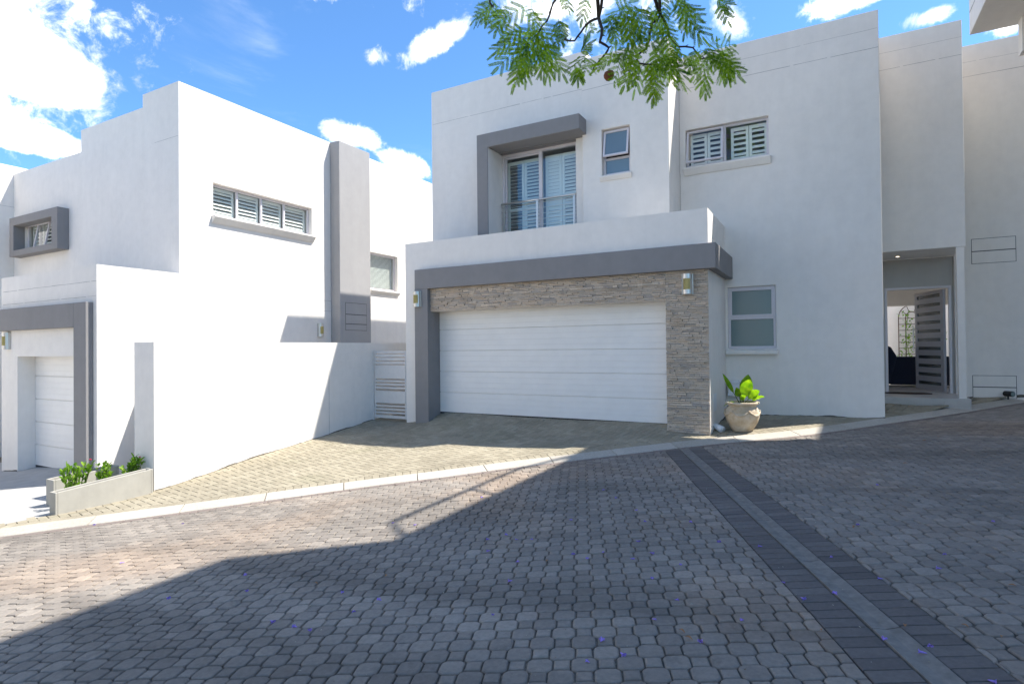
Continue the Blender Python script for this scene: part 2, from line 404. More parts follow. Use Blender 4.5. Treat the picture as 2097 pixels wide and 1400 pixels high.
# ---- base ground sheet (bedding sand under the stones, reaching far away)
def axis_vals(a, b, step, far):
    v = list(np.arange(a, b+1e-6, step)); lo = [a-k for k in (2, 5, 12, 30, 80, 200, 500)]; hi = [b+k for k in (2, 5, 12, 30, 80, 200, 500)]
    return sorted(lo)+v+hi
xs, ys = axis_vals(-20, 10, .3, 0), axis_vals(-6, 20, .3, 0)
mb = MB(); vid = {}
def base_z(x, y):
    xc, yc = max(-18, min(9, x)), max(-6, min(18, y)); s, _, _ = kerb_near(xc, yc)
    z = PL(xc, yc) if s < 0 else PL(xc, yc)+(gz(xc, yc)-PL(xc, yc))*min(1, s/.35)
    return z-(.018 if s < .1 else .027)-(.03 if (xc < -9.2) else 0)
for i, x in enumerate(xs):
    for j, y in enumerate(ys):
        mb.v.append((x, y, base_z(x, y)))
ny = len(ys)
for i in range(len(xs)-1):
    for j in range(ny-1): mb.f.append((i*ny+j, (i+1)*ny+j, (i+1)*ny+j+1, i*ny+j+1))
SAND = simple('joint_sand', (.22, .19, .155), 1, 0, .1, 50, .25, .3)
struct(mb.build('ground', SAND, smooth=True, normals=False))

# ---- road pavers: octagon and square cobbles laid in staggered rows
th = math.radians(22.0); ex = (math.cos(th), math.sin(th)); ey = (-math.sin(th), math.cos(th))
SN = (.928, .373); SE = (1.25, 1.467, 1.61, 1.82)       # drain strip offsets along SN
PV = .1125
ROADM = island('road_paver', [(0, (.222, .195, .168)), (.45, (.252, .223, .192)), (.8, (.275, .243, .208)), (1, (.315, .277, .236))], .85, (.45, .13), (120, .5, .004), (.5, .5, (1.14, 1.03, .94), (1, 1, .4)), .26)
mb = MB(); rows = 0
a_, b_, c_ = .069, .0445, .026
for i in range(-150, 80):
    for j in range(-60, 150):
        cx = (i*ex[0]+j*ey[0])*PV; cy = (i*ex[1]+j*ey[1])*PV
        if cy > 18 or cy < -.6 or cx < -12 or not near_view(cx, cy, .8): continue
        s, kp, kn = kerb_near(cx, cy)
        if s > -.02: continue
        jx, jy = random.uniform(-.0022, .0022), random.uniform(-.0022, .0022); jr = random.uniform(-.022, .022); jc, js = math.cos(jr), math.sin(jr); q_ = random.uniform(.975, 1.005)
        if (i+j) % 2 == 0:
            A_, B_ = a_-.004, a_-.004
            loc = [(-A_+c_,-B_),(A_-c_,-B_),(A_-.006,-B_+c_*.55),(A_,-B_+c_),(A_,B_-c_),(A_-.006,B_-c_*.55),(A_-c_,B_),(-A_+c_,B_),(-A_+.006,B_-c_*.55),(-A_,B_-c_),(-A_,-B_+c_),(-A_+.006,-B_+c_*.55)]
        else:
            q = b_-.0035; loc = [(-q,-q),(q,-q),(q,q),(-q,q)]
        poly = [(cx+jx+u*ex[0]+v*ey[0], cy+jy+u*ex[1]+v*ey[1]) for u, v in [(q_*(a*jc-b*js), q_*(a*js+b*jc)) for a, b in loc]]
        if s > -.35: poly = clip(poly, (kp[0]-kn[0]*.125, kp[1]-kn[1]*.125), (-kn[0], -kn[1]))
        o = cx*SN[0]+cy*SN[1]
        if SE[0]-.1 < o < (SE[1]+SE[2])/2: poly = clip(poly, (SN[0]*(SE[0]-.006), SN[1]*(SE[0]-.006)), (-SN[0], -SN[1])) if len(poly) > 2 else poly
        elif (SE[1]+SE[2])/2 <= o < SE[3]+.1: poly = clip(poly, (SN[0]*(SE[3]+.006), SN[1]*(SE[3]+.006)), SN) if len(poly) > 2 else poly
        stone(mb, poly, PL, random.uniform(.006, .011), .009, .04, .0025, .012)
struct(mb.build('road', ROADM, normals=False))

# ---- drain strip: dark blocks both sides of a concrete channel
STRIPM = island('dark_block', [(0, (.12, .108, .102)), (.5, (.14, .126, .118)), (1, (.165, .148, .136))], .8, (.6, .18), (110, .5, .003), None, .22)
CHAN = simple('channel_concrete', (.21, .195, .175), .9, 0, .2, 14, .22, .4)
sd = (.373, -.928)
def SP(t, o): return (SN[0]*o+sd[0]*t, SN[1]*o+sd[1]*t)
def kclip(poly, off):
    cx = sum(q[0] for q in poly)/len(poly); cy = sum(q[1] for q in poly)/len(poly)
    s, kp, kn = kerb_near(cx, cy)
    if s > .3: return []
    return clip(poly, (kp[0]-kn[0]*off, kp[1]-kn[1]*off), (-kn[0], -kn[1])) if s > -.5 else poly
mb = MB()
for t in np.arange(-9.6, 1.2, .1045):
    for o0, o1 in ((SE[0], SE[1]-.006), (SE[2]+.006, SE[3])):
        e = random.uniform(-.0015, .0015)
        poly = [SP(t+.004, o0+e), SP(t+.1005, o0+e), SP(t+.1005, o1+e), SP(t+.004, o1+e)]
        stone(mb, kclip(poly, .125), PL, .005, .004, .03, .0015, .008)
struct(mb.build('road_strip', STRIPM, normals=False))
mb = MB()
for t in np.arange(-10.2, .9, 1.0):
    for k in range(5):
        a0 = t+k*.2+(.004 if k == 0 else 0); a1 = t+(k+1)*.2-(.004 if k == 4 else 0)
        m0, m1 = SE[1]+.004, SE[2]-.004; mid = (m0+m1)/2
        for (p0, p1, q0, q1) in ((m0, mid, .004, -.006), (mid, m1, -.006, .004)):
            P4 = kclip([SP(a0, p0), SP(a1, p0), SP(a1, p1), SP(a0, p1)], .0)
            if len(P4) < 3: continue
            def zz(q): 
                o = q[0]*SN[0]+q[1]*SN[1]; return PL(*q)+.004-.010*(1-abs(o-mid)/(m1-mid))
            n = len(P4); mb.add([(x, y, zz((x, y))) for x, y in P4]+[(x, y, PL(x, y)-.05) for x, y in P4], [tuple(range(n))]+[(i, n+i, n+(i+1)%n, (i+1)%n) for i in range(n)])
struct(mb.build('drain_channel', CHAN))

# ---- kerb and the header courses on both of its sides
seglen = [0]
for i in range(len(KC)-1): seglen.append(seglen[-1]+math.dist(KC[i], KC[i+1]))
def KA(s):
    for i in range(len(KC)-1):
        if seglen[i+1] >= s or i == len(KC)-2:
            t = (s-seglen[i])/(seglen[i+1]-seglen[i]); a, b = KC[i], KC[i+1]; L = math.dist(a, b)
            return (a[0]+(b[0]-a[0])*t, a[1]+(b[1]-a[1])*t), (-(b[1]-a[1])/L, (b[0]-a[0])/L)
def KO(s, o):
    p, n = KA(s); return (p[0]+n[0]*o, p[1]+n[1]*o)
KERBM = island('kerb_concrete', [(0, (.43, .39, .33)), (1, (.50, .455, .39))], .9, (.9, .14), (60, .5, .004))
mb = MB(); S0, S1 = 4.0, seglen[-1]-1
s = S0
while s < S1:
    e = min(s+1.0, S1); n = 6; prof = [(0.0, -.08), (0.0, .000), (.012, .010), (KW-.015, .058), (KW, .050), (KW, -.08)]
    vs = []
    for k in range(n+1):
        q = s+.005+(e-s-.010)*k/n
        for o, h in prof:
            x, y = KO(q, o); vs.append((x, y, PL(x, y)+h))
    m = len(prof); fs = [(k*m+i, (k+1)*m+i, (k+1)*m+i+1, k*m+i+1) for k in range(n) for i in range(m-1)]
    fs += [tuple(range(m)), tuple(n*m+i for i in range(m))[::-1]]
    mb.add(vs, fs); s += 1.0
struct(mb.build('kerb', KERBM, bevel=.004))
HEADM = island('edge_course', [(0, (.19, .155, .135)), (1, (.235, .19, .165))], .88, (.6, .15), (110, .5, .003))
mb = MB()
for s in np.arange(S0, S1, .205):
    stone(mb, [KO(s+.004, -.122), KO(s+.201, -.122), KO(s+.201, -.008), KO(s+.004, -.008)], PL, .005, .004)
struct(mb.build('road_edge_course', HEADM, normals=False))
DRIVM = island('driveway_brick', [(0, (.29, .255, .185)), (.5, (.33, .29, .213)), (1, (.37, .328, .243))], .9, (.7, .16), (110, .5, .003), (.9, .55, (.88, .90, .86), (1, 1, 1)))
mb = MB()
for s in np.arange(S0+3.4, S1, .105):
    stone(mb, [KO(s+.003, KW+.006), KO(s+.102, KW+.006), KO(s+.102, KW+.2), KO(s+.003, KW+.2)], lambda x, y: gz(x, y), .004, .003)
ta = math.radians(-17); hx = (math.cos(ta), math.sin(ta)); hy = (-math.sin(ta), math.cos(ta)); U = .1025
def lim(x, y):
    if x < -9.2 : return False
    if x < -8.1: return y < 13
    if x < -1.72: return y < 10.5
    if x < .85: return y < 11.95
    if x < 2.4: return y < 13.05
    return y < 14.3 and x < 5
for i in range(-160, 160):
    for j in range(-60, 200):
        c = (i-j) % 4
        if c == 0: w_, h_ = 2, 1
        elif c == 3: w_, h_ = 1, 2
        else: continue
        u0, v0 = i*U, j*U; u1, v1 = u0+w_*U, v0+h_*U
        cu, cv = (u0+u1)/2, (v0+v1)/2; cx, cy = cu*hx[0]+cv*hy[0], cu*hx[1]+cv*hy[1]
        if cy > 15 or cy < 3 or not lim(cx, cy): continue
        s, kp, kn = kerb_near(cx, cy)
        if s < KW+.1: continue
        g = .0046; poly = [(u*hx[0]+v*hy[0], u*hx[1]+v*hy[1]) for u, v in ((u0+g,v0+g),(u1-g,v0+g),(u1-g,v1-g),(u0+g,v1-g))]
        if s < KW+.5: poly = clip(poly, (kp[0]+kn[0]*(KW+.205), kp[1]+kn[1]*(KW+.205)), kn)
        stone(mb, poly, gz, .004, .003, .03, .001, .005)
struct(mb.build('driveway', DRIVM, normals=False))
# ---- left forecourt of pale concrete
FORE = plaster('forecourt_concrete', (.44, .43, .41), .12, .9, 1.5)
mb = MB()
gx_, gy_ = np.arange(-18, -9.05, .25), np.arange(-4, 5.75, .25)
for x in gx_:
    for y in gy_:
        poly = [(x, y), (x+.25, y), (x+.25, y+.25), (x, y+.25)]
        s, kp, kn = kerb_near(x+.125, y+.125)
        if s < -.3: continue
        if s < KW+.5: poly = clip(poly, (kp[0]+kn[0]*(KW+.004), kp[1]+kn[1]*(KW+.004)), kn)
        poly = clip(poly, (-9.12, 0), (-1, 0)) if poly else poly
        if len(poly) > 2: mb.add([(a, b, gz(a, b)) for a, b in poly], [tuple(range(len(poly)))])
o = mb.build('forecourt', FORE, normals=False); struct(o)
# ------------------------------------------------------------------ building pieces
def frame_bars(mb, F, u0, u1, z0, z1, w, d0, d1):
    mb.box(u0, u1, d0, d1, z1-w, z1, F); mb.box(u0, u1, d0, d1, z0, z0+w, F)
    mb.box(u0, u0+w, d0, d1, z0+w, z1-w, F); mb.box(u1-w, u1, d0, d1, z0+w, z1-w, F)
def shutter(F, parent, u0, u1, z0, z1, d, tilt=55, pitch=.062, mid=None, st=.05):
    """plantation shutter panel: stiles, rails and tilted louvres"""
    mb = MB(); t = .028
    mb.box(u0, u0+st, d-t, d, z0, z1, F); mb.box(u1-st, u1, d-t, d, z0, z1, F)
    mb.box(u0+st, u1-st, d-t, d, z1-st*1.3, z1, F); mb.box(u0+st, u1-st, d-t, d, z0, z0+st*1.3, F)
    spans = [(z0+st*1.3, z1-st*1.3)]
    if mid: mb.box(u0+st, u1-st, d-t, d, mid-.035, mid+.035, F); spans = [(z0+st*1.3, mid-.035), (mid+.035, z1-st*1.3)]
    a = math.radians(tilt); c, s = math.cos(a)*.033, math.sin(a)*.033
    for lo, hi in spans:
        n = max(1, int((hi-lo)/pitch)); p = (hi-lo)/n
        for k in range(n):
            z = lo+(k+.5)*p; dc = d-t/2
            pts = [(dc-s, z+c*1.0), (dc+s, z-c*1.0)]
            th_ = .004
            (da, za), (db, zb) = pts
            vs = [F(u, dd, zz) for u in (u0+st, u1-st) for dd, zz in ((da, za-th_), (db, zb-th_), (db, zb+th_), (da, za+th_))]
            mb.add(vs, [(0,1,5,4),(1,2,6,5),(2,3,7,6),(3,0,4,7),(0,3,2,1),(4,5,6,7)])
    return mb.build('shutter', SHUT, parent)
def room_box(F, parent, u0, u1, z0, z1, d0, d1, mat=None):
    mb = MB(); P = lambda u, d, z: F(u, d, z)
    mb.quad(P(u0,d0,z0), P(u1,d0,z0), P(u1,d0,z1), P(u0,d0,z1))
    mb.quad(P(u0,d0,z0), P(u0,d1,z0), P(u0,d1,z1), P(u0,d0,z1)); mb.quad(P(u1,d0,z0), P(u1,d1,z0), P(u1,d1,z1), P(u1,d0,z1))
    mb.quad(P(u0,d0,z0), P(u1,d0,z0), P(u1,d1,z0), P(u0,d1,z0)); mb.quad(P(u0,d0,z1), P(u1,d0,z1), P(u1,d1,z1), P(u0,d1,z1))
    return mb.build('room', mat or ROOM, parent)
def sill(F, root, u0, u1, z, h=.13, out=.07, drop=.02, mat=None, back=.12, flat=False):
    mb = MB(); e = .035
    poly = [(-back, z+.0), (out, z-drop), (out, z-drop-(h*.75 if flat else .03)), (out-.02 if flat else .018, z-h), (.003, z-h), (.003, z-.03), (-back, z-.03)]
    vs = [F(u, d, zz) for u in (u0-e, u1+e) for d, zz in poly]; n = len(poly)
    # keep the part inside the reveal within the opening
    for k, (d, zz) in enumerate(poly):
        if d < 0: vs[k] = F(u0+.002, d, zz); vs[k+n] = F(u1-.002, d, zz)
    mb.add(vs, [tuple(range(n))[::-1], tuple(range(n, 2*n))]+[(i, (i+1)%n, n+(i+1)%n, n+i) for i in range(n)])
    return mb.build('window_sill', mat or WHITE, root, bevel=.008)
def pane(F, parent, u0, u1, z0, z1, d, mat):
    mb = MB(); mb.quad(F(u0, d, z0), F(u1, d, z0), F(u1, d, z1), F(u0, d, z1)); return mb.build('pane', mat, parent)
def open_sash(F, parent, u0, u1, z0, z1, d, deg, mat, w=.04):
    """top-hung sash swung outwards at the bottom"""
    a = math.radians(deg)
    def G(u, dd, z):
        k = z1-z; return F(u, d+dd*math.cos(a)+k*math.sin(a), z1-k*math.cos(a)+dd*math.sin(a))
    mb = MB(); frame_bars(mb, G, u0, u1, z0, z1, w, -.02, .02); s = mb.build('sash', FRAME, parent, bevel=.003)
    p = MB(); p.quad(G(u0+w, 0, z0+w), G(u1-w, 0, z0+w), G(u1-w, 0, z1-w), G(u0+w, 0, z1-w)); p.build('pane', mat, parent)
    return s
def wall_lamp(F, root, u, z, w=.18, h=.33, cut=0):
    """half-round satin metal shade with an amber slotted lens"""
    mb = MB(); mb.box(u-w/2, u+w/2, .003, .02, z-h/2, z+h/2, F)
    n = 12; R = w*.44
    arc = [(u-R*math.cos(math.pi*k/n), .02+R*.95*math.sin(math.pi*k/n)) for k in range(n+1)]
    for zz0, zz1 in ((z-h/2, z-h*.27), (z+h*.27, z+h/2)): mb.prism(arc, zz0, zz1, F)
    for k0, k1 in ((0, 3), (9, 12)):
        mb.prism([(u, .02)]+arc[k0:k1+1], z-h*.27, z+h*.27, F)
    lamp = mb.build('wall_lamp', LAMPM, root)
    l = MB(); arc2 = [(u+(a-u)*.88, .02+(b-.02)*.88) for a, b in arc]
    l.prism(arc2, z-h*.27, z+h*.27, F)
    for k in (4, 5, 6, 7, 8):
        a, b = arc[k]; l.box(a-.004, a+.004, b-.014, b+.001, z-h*.27, z+h*.27, F)
    l.build('lamp_lens', AMBER, lamp)
    return lamp
def joint_line(F, parent, u0, u1, z, h=.007):
    mb = MB(); u = u0
    while u < u1:
        e = min(u1, u+random.uniform(.15, .6)); q = random.uniform(-.003, .003)
        mb.box(u, e, -.002, .0016, z+q-h/2*random.uniform(.4, 1.3), z+q+h/2, F); u = e+random.choice((0, 0, 0, .05))
    return mb.build('plaster_joint', LINE, parent)
def sectional(F, root, u0, u1, z1, z0, ph, d):
    """sectional garage door: one profiled skin, panel joints and pressed ribs"""
    prof = [(z1, d)]; z = z1; k = 0
    while z > z0+.01:
        b = max(z0, z-ph); H = z-b
        for fr in (.25, .5, .75):
            zr = z-H*fr
            if zr > z0+.02: prof += [(zr+.006, d), (zr+.002, d-.0028), (zr-.002, d-.0028), (zr-.006, d)]
        if b > z0+.01: prof += [(b+.009, d), (b+.005, d-.022), (b-.005, d-.022), (b-.009, d)]
        z = b
    prof.append((z0, d)); mb = MB(); n = len(prof)
    vs = [F(u, dd, zz) for u in (u0, u1) for zz, dd in prof]+[F(u, d-.05, zz) for u in (u0, u1) for zz in (z1, z0)]
    mb.add(vs, [(i, i+1, n+i+1, n+i) for i in range(n-1)]+[(2*n, 2*n+1, 2*n+3, 2*n+2)])
    dr = mb.build('garage_door', DOORW, root, normals=False)
    g = MB(); g.box(u0, u1, d-.04, d-.004, z0-.5, z0-.001, F); g.build('door_seal', BLACK, dr)
    return dr
def panel_lines(F, root, rects, mat, name='access_panel'):
    """flush access panels with a dark reveal round them"""
    for (u0, u1, z0, z1) in rects:
        g = MB(); frame_bars(g, F, u0-.008, u1+.008, z0-.008, z1+.008, .008, -.01, .0015); o = g.build(name, DARK, root)
        p = MB(); p.box(u0+.001, u1-.001, -.01, .004, z0+.001, z1-.001, F); p.build('panel_plate', mat, o)

# ================================================================== main house
H = thing('white_house', 'two-storey white plastered house with stone-clad garage, grey balcony canopy and open front door', 'house', (-3, 11.5, -1.4))
G = Fr('y', 10.0)
mb = MB()
mb.wall(G, -8.14, -1.75, -2.4, 2.305, -.26, 0, [(-7.46, -2.46, -9, .80)])
mb.box(-2.0, -1.75, 10.26, 11.77, -2.4, 2.305)             # garage return
mb.box(-8.14, -7.88, 10.262, 16, -2.4, 1.6)
mb.box(-8.14, -7.88, 10.262, 10.998, 1.602, 2.305)
mb.build('garage_wall', WHITE, H)
mb = MB(); mb.box(-7.87, -2.01, 10.265, 16, 1.72, 1.88); mb.build('roof_slab', ROOFM, H)
mb = MB(); mb.box(-2.458, -2.2, 10.262, 10.5, -2.4, .9); mb.box(-7.9, -7.46, 10.34, 10.5, -2.4, .9); mb.box(-7.46, -2.458, 10.262, 10.5, .803, 1.0); mb.build('garage_jamb', GREY, H)
# grey portal: leg, band and its return along the garage side
mb = MB(); mb.box(-7.80, -7.457, 9.88, 10.305, -2.3, 1.277); mb.box(-7.80, -7.46, 9.88, 10.003, 1.277, 1.28)
mb.build('portal_leg', GREY, H, bevel=.01)
mb = MB(); mb.prism([(-7.80, 9.88), (-1.61, 9.88), (-1.61, 11.77), (-1.752, 11.77), (-1.752, 9.998), (-7.80, 9.998)], 1.28, 1.70)
mb.build('portal_band', GREY, H, bevel=.01)
# ledger-stone cladding (each strip of stone a small block in one part)
STONEM = island('ledger_stone', [(0, (.52, .405, .30)), (.35, (.63, .51, .395)), (.6, (.55, .465, .375)), (.8, (.42, .36, .31)), (1, (.72, .60, .47))], .85, (1.2, .1), (40, .9, .012))
mb = MB(); rnd = random.Random(4)
def ledger(u0, u1, z0, z1):
    z = z0
    while z < z1-.004:
        h = min(rnd.choice((.020, .026, .032, .040)), z1-z); u = u0-rnd.uniform(0, .1)
        while u < u1:
            l = rnd.uniform(.06, .22); a, b = max(u, u0), min(u+l, u1)
            if b-a > .01:
                d = rnd.uniform(.010, .036); e = .0015; dd = rnd.uniform(-.010, .010)
                p = [G(a+e, -.002, z+e), G(b-e, -.002, z+e), G(b-e, d+dd, z+e+.002), G(a+e, d, z+e+.002), G(a+e, -.002, z+h-e), G(b-e, -.002, z+h-e), G(b-e, d+dd, z+h-e-.002), G(a+e, d, z+h-e-.002)]
                mb.hexa(p)
            u += l
        z += h
ledger(-7.455, -2.46, .80, 1.279); ledger(-2.46, -1.752, -1.62, 1.279)
mb.build('stone_cladding', STONEM, H)
sectional(Fr('y', 10.31), H, -7.458, -2.40, .86, -1.362, .449, 0)
wall_lamp(Fr('y', 9.88), H, -7.71, 1.065, .20, .33)
wall_lamp(Fr('y', 9.97), H, -2.08, 1.045, .19, .34)
# upper storey, wing A with the balcony and wing B
FA, FB, FM = Fr('y', 11.0), Fr('y', 10.88), Fr('y', 11.77)
mb = MB(); mb.wall(FA, -8.14, -4.26, 1.603, 6.03, -.25, 0, [(-6.31, -4.50, 1.9, 4.30)])
mb.box(-8.14, -7.9, 11.252, 16, 1.603, 6.03); mb.box(-7.898, -4.27, 11.252, 16, 5.5, 5.6)
mb.box(-4.50, -4.26, 11.252, 16, 1.6, 6.028)
mb.build('upper_wall', WHITE, H, bevel=.012)
mb = MB(); mb.wall(FB, -4.31, -2.58, 1.603, 5.80, -.118, 0, [(-3.90, -3.33, 3.39, 4.30)])
mb.wall(Fr('y', 10.998), -4.255, -2.58, 1.603, 5.80, -.12, 0, [(-3.90, -3.33, 3.39, 4.30)])
mb.box(-2.82, -2.58, 11.119, 16, 1.6, 5.80); mb.box(-4.25, -2.83, 11.12, 16, 5.4, 5.5)
mb.build('upper_wall', WHITE, H, bevel=.012)
mb = MB(); mb.wall(FM, -2.578, .82, -2.2, 5.78, -.25, 0, [(-2.46, -.94, 3.56, 4.30), (-1.71, -.865, -.055, 1.12)])
mb.box(.58, .82, 12.022, 16, -2.2, 5.78); mb.box(-2.57, .57, 12.03, 16, 5.3, 5.42); mb.box(-2.57, .57, 12.3, 16, 2.2, 2.3)
mb.build('upper_wall', WHITE, H, bevel=.012)
mb = MB(); mb.box(-8.14, .82, 16.002, 16.25, -2.2, 5.8); mb.build('rear_wall', WHITE, H)
joint_line(FM, H, -2.5, .81, 5.13); joint_line(FM, H, -2.3, .8, 5.46, .004)
joint_line(FA, H, -8.1, -4.33, 5.26); joint_line(FB, H, -4.3, -2.6, 5.17); 
# entrance bay, post, door wall, right-hand wall
FE = Fr('y', 13.0)
mb = MB(); mb.box(.823, 2.17, 13.0, 14.31, 1.74, 5.83); mb.build('entrance_bay', WHITE, H, bevel=.012)
joint_line(FE, H, .83, 2.16, 5.20); joint_line(FE, H, .83, 2.16, 5.52, .004)
mb = MB(); mb.box(2.03, 2.145, 13.0, 13.12, -1.0, 1.738); mb.build('porch_post', WHITE, H, bevel=.006)
FD = Fr('y', 14.30)
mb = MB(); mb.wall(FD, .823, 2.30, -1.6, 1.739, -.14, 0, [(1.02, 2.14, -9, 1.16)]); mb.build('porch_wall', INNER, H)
FR = Fr('y', 14.2)
mb = MB(); mb.wall(FR, 2.302, 9, -2.2, 5.83, -.25, 0); mb.box(2.176, 2.30, 14.2, 14.3, -2.2, 5.83); mb.build('side_wall', WHITE, H, bevel=.01)
joint_line(FR, H, 2.32, 6, 5.22); joint_line(FR, H, 2.32, 6, 5.5, .004)
panel_lines(FR, H, [(2.46, 3.12, 1.79, 2.02), (2.46, 3.12, 1.55, 1.775)], WHITE); panel_lines(FR, H, [(2.44, 3.09, -.84, -.63), (2.44, 3.09, -1.05, -.855)], WHITE)
# porch slab, threshold and downlight
mb = MB(); mb.box(.823, 2.20, 12.95, 14.30, -1.45, -.99); 
mb.build('porch_step', TILE, H, bevel=.006)
mb = MB()
for k in range(7): mb.box(.83+k*.196, .83+k*.196+.188, 12.938, 12.952, -1.11, -1.02)
mb.build('step_tile', TILE, H)
mb = MB(); mb.lathe([(.055, 0), (.055, -.012), (.040, -.012), (.036, -.004)], (1.21, 13.73, 1.74), 20); dl = mb.build('downlight', LAMPM, H)
em, nte, be = new_mat('lit_bulb'); be.inputs['Emission Color'].default_value = (1, .85, .6, 1); be.inputs['Emission Strength'].default_value = 6
mb = MB(); mb.lathe([(.001, -.006), (.034, -.006)], (1.21, 13.73, 1.738), 16); mb.build('bulb', em, dl)
# door frame and the door standing open
mb = MB(); frame_bars(mb, FD, 1.02, 2.14, -1.30, 1.16, .045, -.09, .006); fd = mb.build('door_frame', FRAME, H, bevel=.004)
hx0, hy0 = 2.06, 14.40; fx, fy = 1.70, 15.48
L_ = math.dist((hx0, hy0), (fx, fy)); du = ((fx-hx0)/L_, (fy-hy0)/L_); dn = (-du[1]*1, du[0]*1)
dn = (-abs(du[1]), -abs(du[0]))   # face towards the street side (-x)
def FL(u, d, z): return (hx0+du[0]*u+dn[0]*d, hy0+du[1]*u+dn[1]*d, z)
slots = [(.12, L_-.10, z, z+.068) for z in np.linspace(-.86, .96, 11)]
mb = MB(); mb.wall(FL, 0, L_, -.975, 1.10, 0, .045, slots)
door = mb.build('front_door', DOORG, H, bevel=.004)
mb = MB()
for s_ in slots: mb.box(s_[0]-.005, s_[1]+.005, .018, .026, s_[2]-.005, s_[3]+.005, FL)
mb.build('door_pane', SLOT, door)
mb = MB(); mb.tube([FL(L_-.05, .10, -.15), FL(L_-.05, .10, .40)], .014, 8)
for z in (-.08, .33): mb.tube([FL(L_-.05, .045, z), FL(L_-.05, .10, z)], .009, 6)
mb.build('door_handle', STEEL, door)
# --- balcony: canopy, white reveal, sliding doors, shutters, railing
mb = MB(); mb.prism([(-6.58, 4.57), (-4.22, 4.57), (-4.22, 4.27), (-6.31, 4.27), (-6.31, 1.9), (-6.58, 1.9)], 10.50, 10.998, lambda a, b, c: (a, c, b))
mb.build('balcony_canopy', GREY, H, bevel=.01)
mb = MB(); mb.box(-6.309, -6.304, 10.52, 11.16, 1.9, 4.266); mb.build('balcony_reveal', WHITE, H)
mb = MB(); mb.box(-6.309, -4.50, 10.999, 11.17, 4.262, 4.268); mb.build('canopy_soffit', GREY, H)
FG = Fr('y', 11.17)
mb = MB(); u0, u1, z0, z1 = -6.302, -4.502, 1.92, 4.26; um = -5.36
frame_bars(mb, FG, u0, u1, z0, z1, .055, -.05, .05); mb.box(um-.05, um+.03, -.02, .045, z0+.055, z1-.055, FG)
frame_bars(mb, FG, u0+.055, um, z0+.055, z1-.055, .04, -.03, .01); 
bw = mb.build('sliding_door', FRAME, H, bevel=.004)
pane(FG, bw, u0+.09, um-.03, z0+.09, z1-.09, -.01, GLASSB); pane(FG, bw, um+.03, u1-.05, z0+.06, z1-.06, .02, GLASSB)
for a, b, tl in ((-6.24, -5.83, 72), (-5.82, -5.39, 40), (-5.31, -4.93, 12), (-4.92, -4.53, 30)):
    shutter(FG, bw, a, b, 1.95, 4.12, -.085, tl, .072, 3.05, .055)
room_box(FG, H, -6.31, -4.50, 1.9, 4.30, -.9, -.08)
mb = MB(); zr = 3.16
mb.tube([(-6.303, 11.06, zr), (-4.502, 11.06, zr)], .024, 10); rail = mb.build('balcony_railing', STEEL, H, smooth=True)
for x in (-6.24, -5.42, -4.57):
    mb = MB(); mb.box(x-.022, x-.006, 11.045, 11.075, 1.9, zr-.01); mb.box(x+.006, x+.022, 11.045, 11.075, 1.9, zr-.01); mb.build('railing_post', STEEL, rail)
for z in np.arange(2.15, 3.1, .118):
    mb = MB(); mb.tube([(-6.30, 11.06, z), (-4.503, 11.06, z)], .006, 6); mb.build('railing_wire', STEEL, rail, smooth=True)
# --- small bathroom window in wing B
FW = FB; wq = -.11
mb = MB(); frame_bars(mb, FW, -3.898, -3.332, 3.392, 4.298, .045, wq-.04, wq+.01); mb.box(-3.853, -3.377, wq-.04, wq+.01, 3.70, 3.745, FW)
wn_ = mb.build('window_frame', FRAME, H, bevel=.004)
pane(FW, wn_, -3.85, -3.38, 3.435, 3.70, wq-.012, FROSTB)
open_sash(FW, wn_, -3.87, -3.36, 3.735, 4.27, wq+.025, 11, FROSTB, .038)
mb = MB(); mb.box(-3.88, -3.35, -.24, -.16, 3.4, 4.29, FW); mb.build('window_backing', DARK, wn_)
sill(FB, H, -3.898, -3.332, 3.392, .12, .055)
# --- wide shuttered window in the main wall
mb = MB(); wq = -.09; frame_bars(mb, FM, -2.458, -.942, 3.562, 4.298, .042, wq-.045, wq+.005); mb.box(-1.76, -1.71, wq-.045, wq+.005, 3.60, 4.26, FM)
wn2 = mb.build('window_frame', FRAME, H, bevel=.004)
pane(FM, wn2, -1.705, -.985, 3.605, 4.255, wq-.02, GLASS)
open_sash(FM, wn2, -2.44, -1.75, 3.60, 4.275, wq+.02, 13, GLASS, .036)
shutter(FM, wn2, -2.40, -2.08, 3.6, 4.24, wq-.09, 30, .09, None, .05); shutter(FM, wn2, -2.07, -1.78, 3.6, 4.24, wq-.09, 30, .09, None, .05)
shutter(FM, wn2, -1.63, -1.31, 3.6, 4.24, wq-.09, 35, .09, None, .05); shutter(FM, wn2, -1.30, -.98, 3.6, 4.24, wq-.09, 35, .09, None, .05)
room_box(FM, H, -2.46, -.94, 3.56, 4.30, -1.0, -.251)
sill(FM, H, -2.458, -.942, 3.562, .17, .075)
# --- frosted ground-floor window
mb = MB(); wq = -.05; frame_bars(mb, FM, -1.708, -.867, -.053, 1.118, .045, wq-.04, wq+.01); mb.box(-1.663, -.912, wq-.04, wq+.012, .50, .565, FM)
frame_bars(mb, FM, -1.665, -.91, .56, 1.075, .03, wq, wq+.022)
wn3 = mb.build('window_frame', FRAME, H, bevel=.004)
pane(FM, wn3, -1.66, -.915, -.01, .50, wq-.015, FROST); pane(FM, wn3, -1.64, -.935, .59, 1.05, wq+.0, FROST)
mb = MB(); mb.box(-1.7, -.87, -.2, -.12, -.05, 1.1, FM); mb.build('window_backing', DARK, wn3)
sill(FM, H, -1.708, -.867, -.053, .10, .12, .035, flat=True)
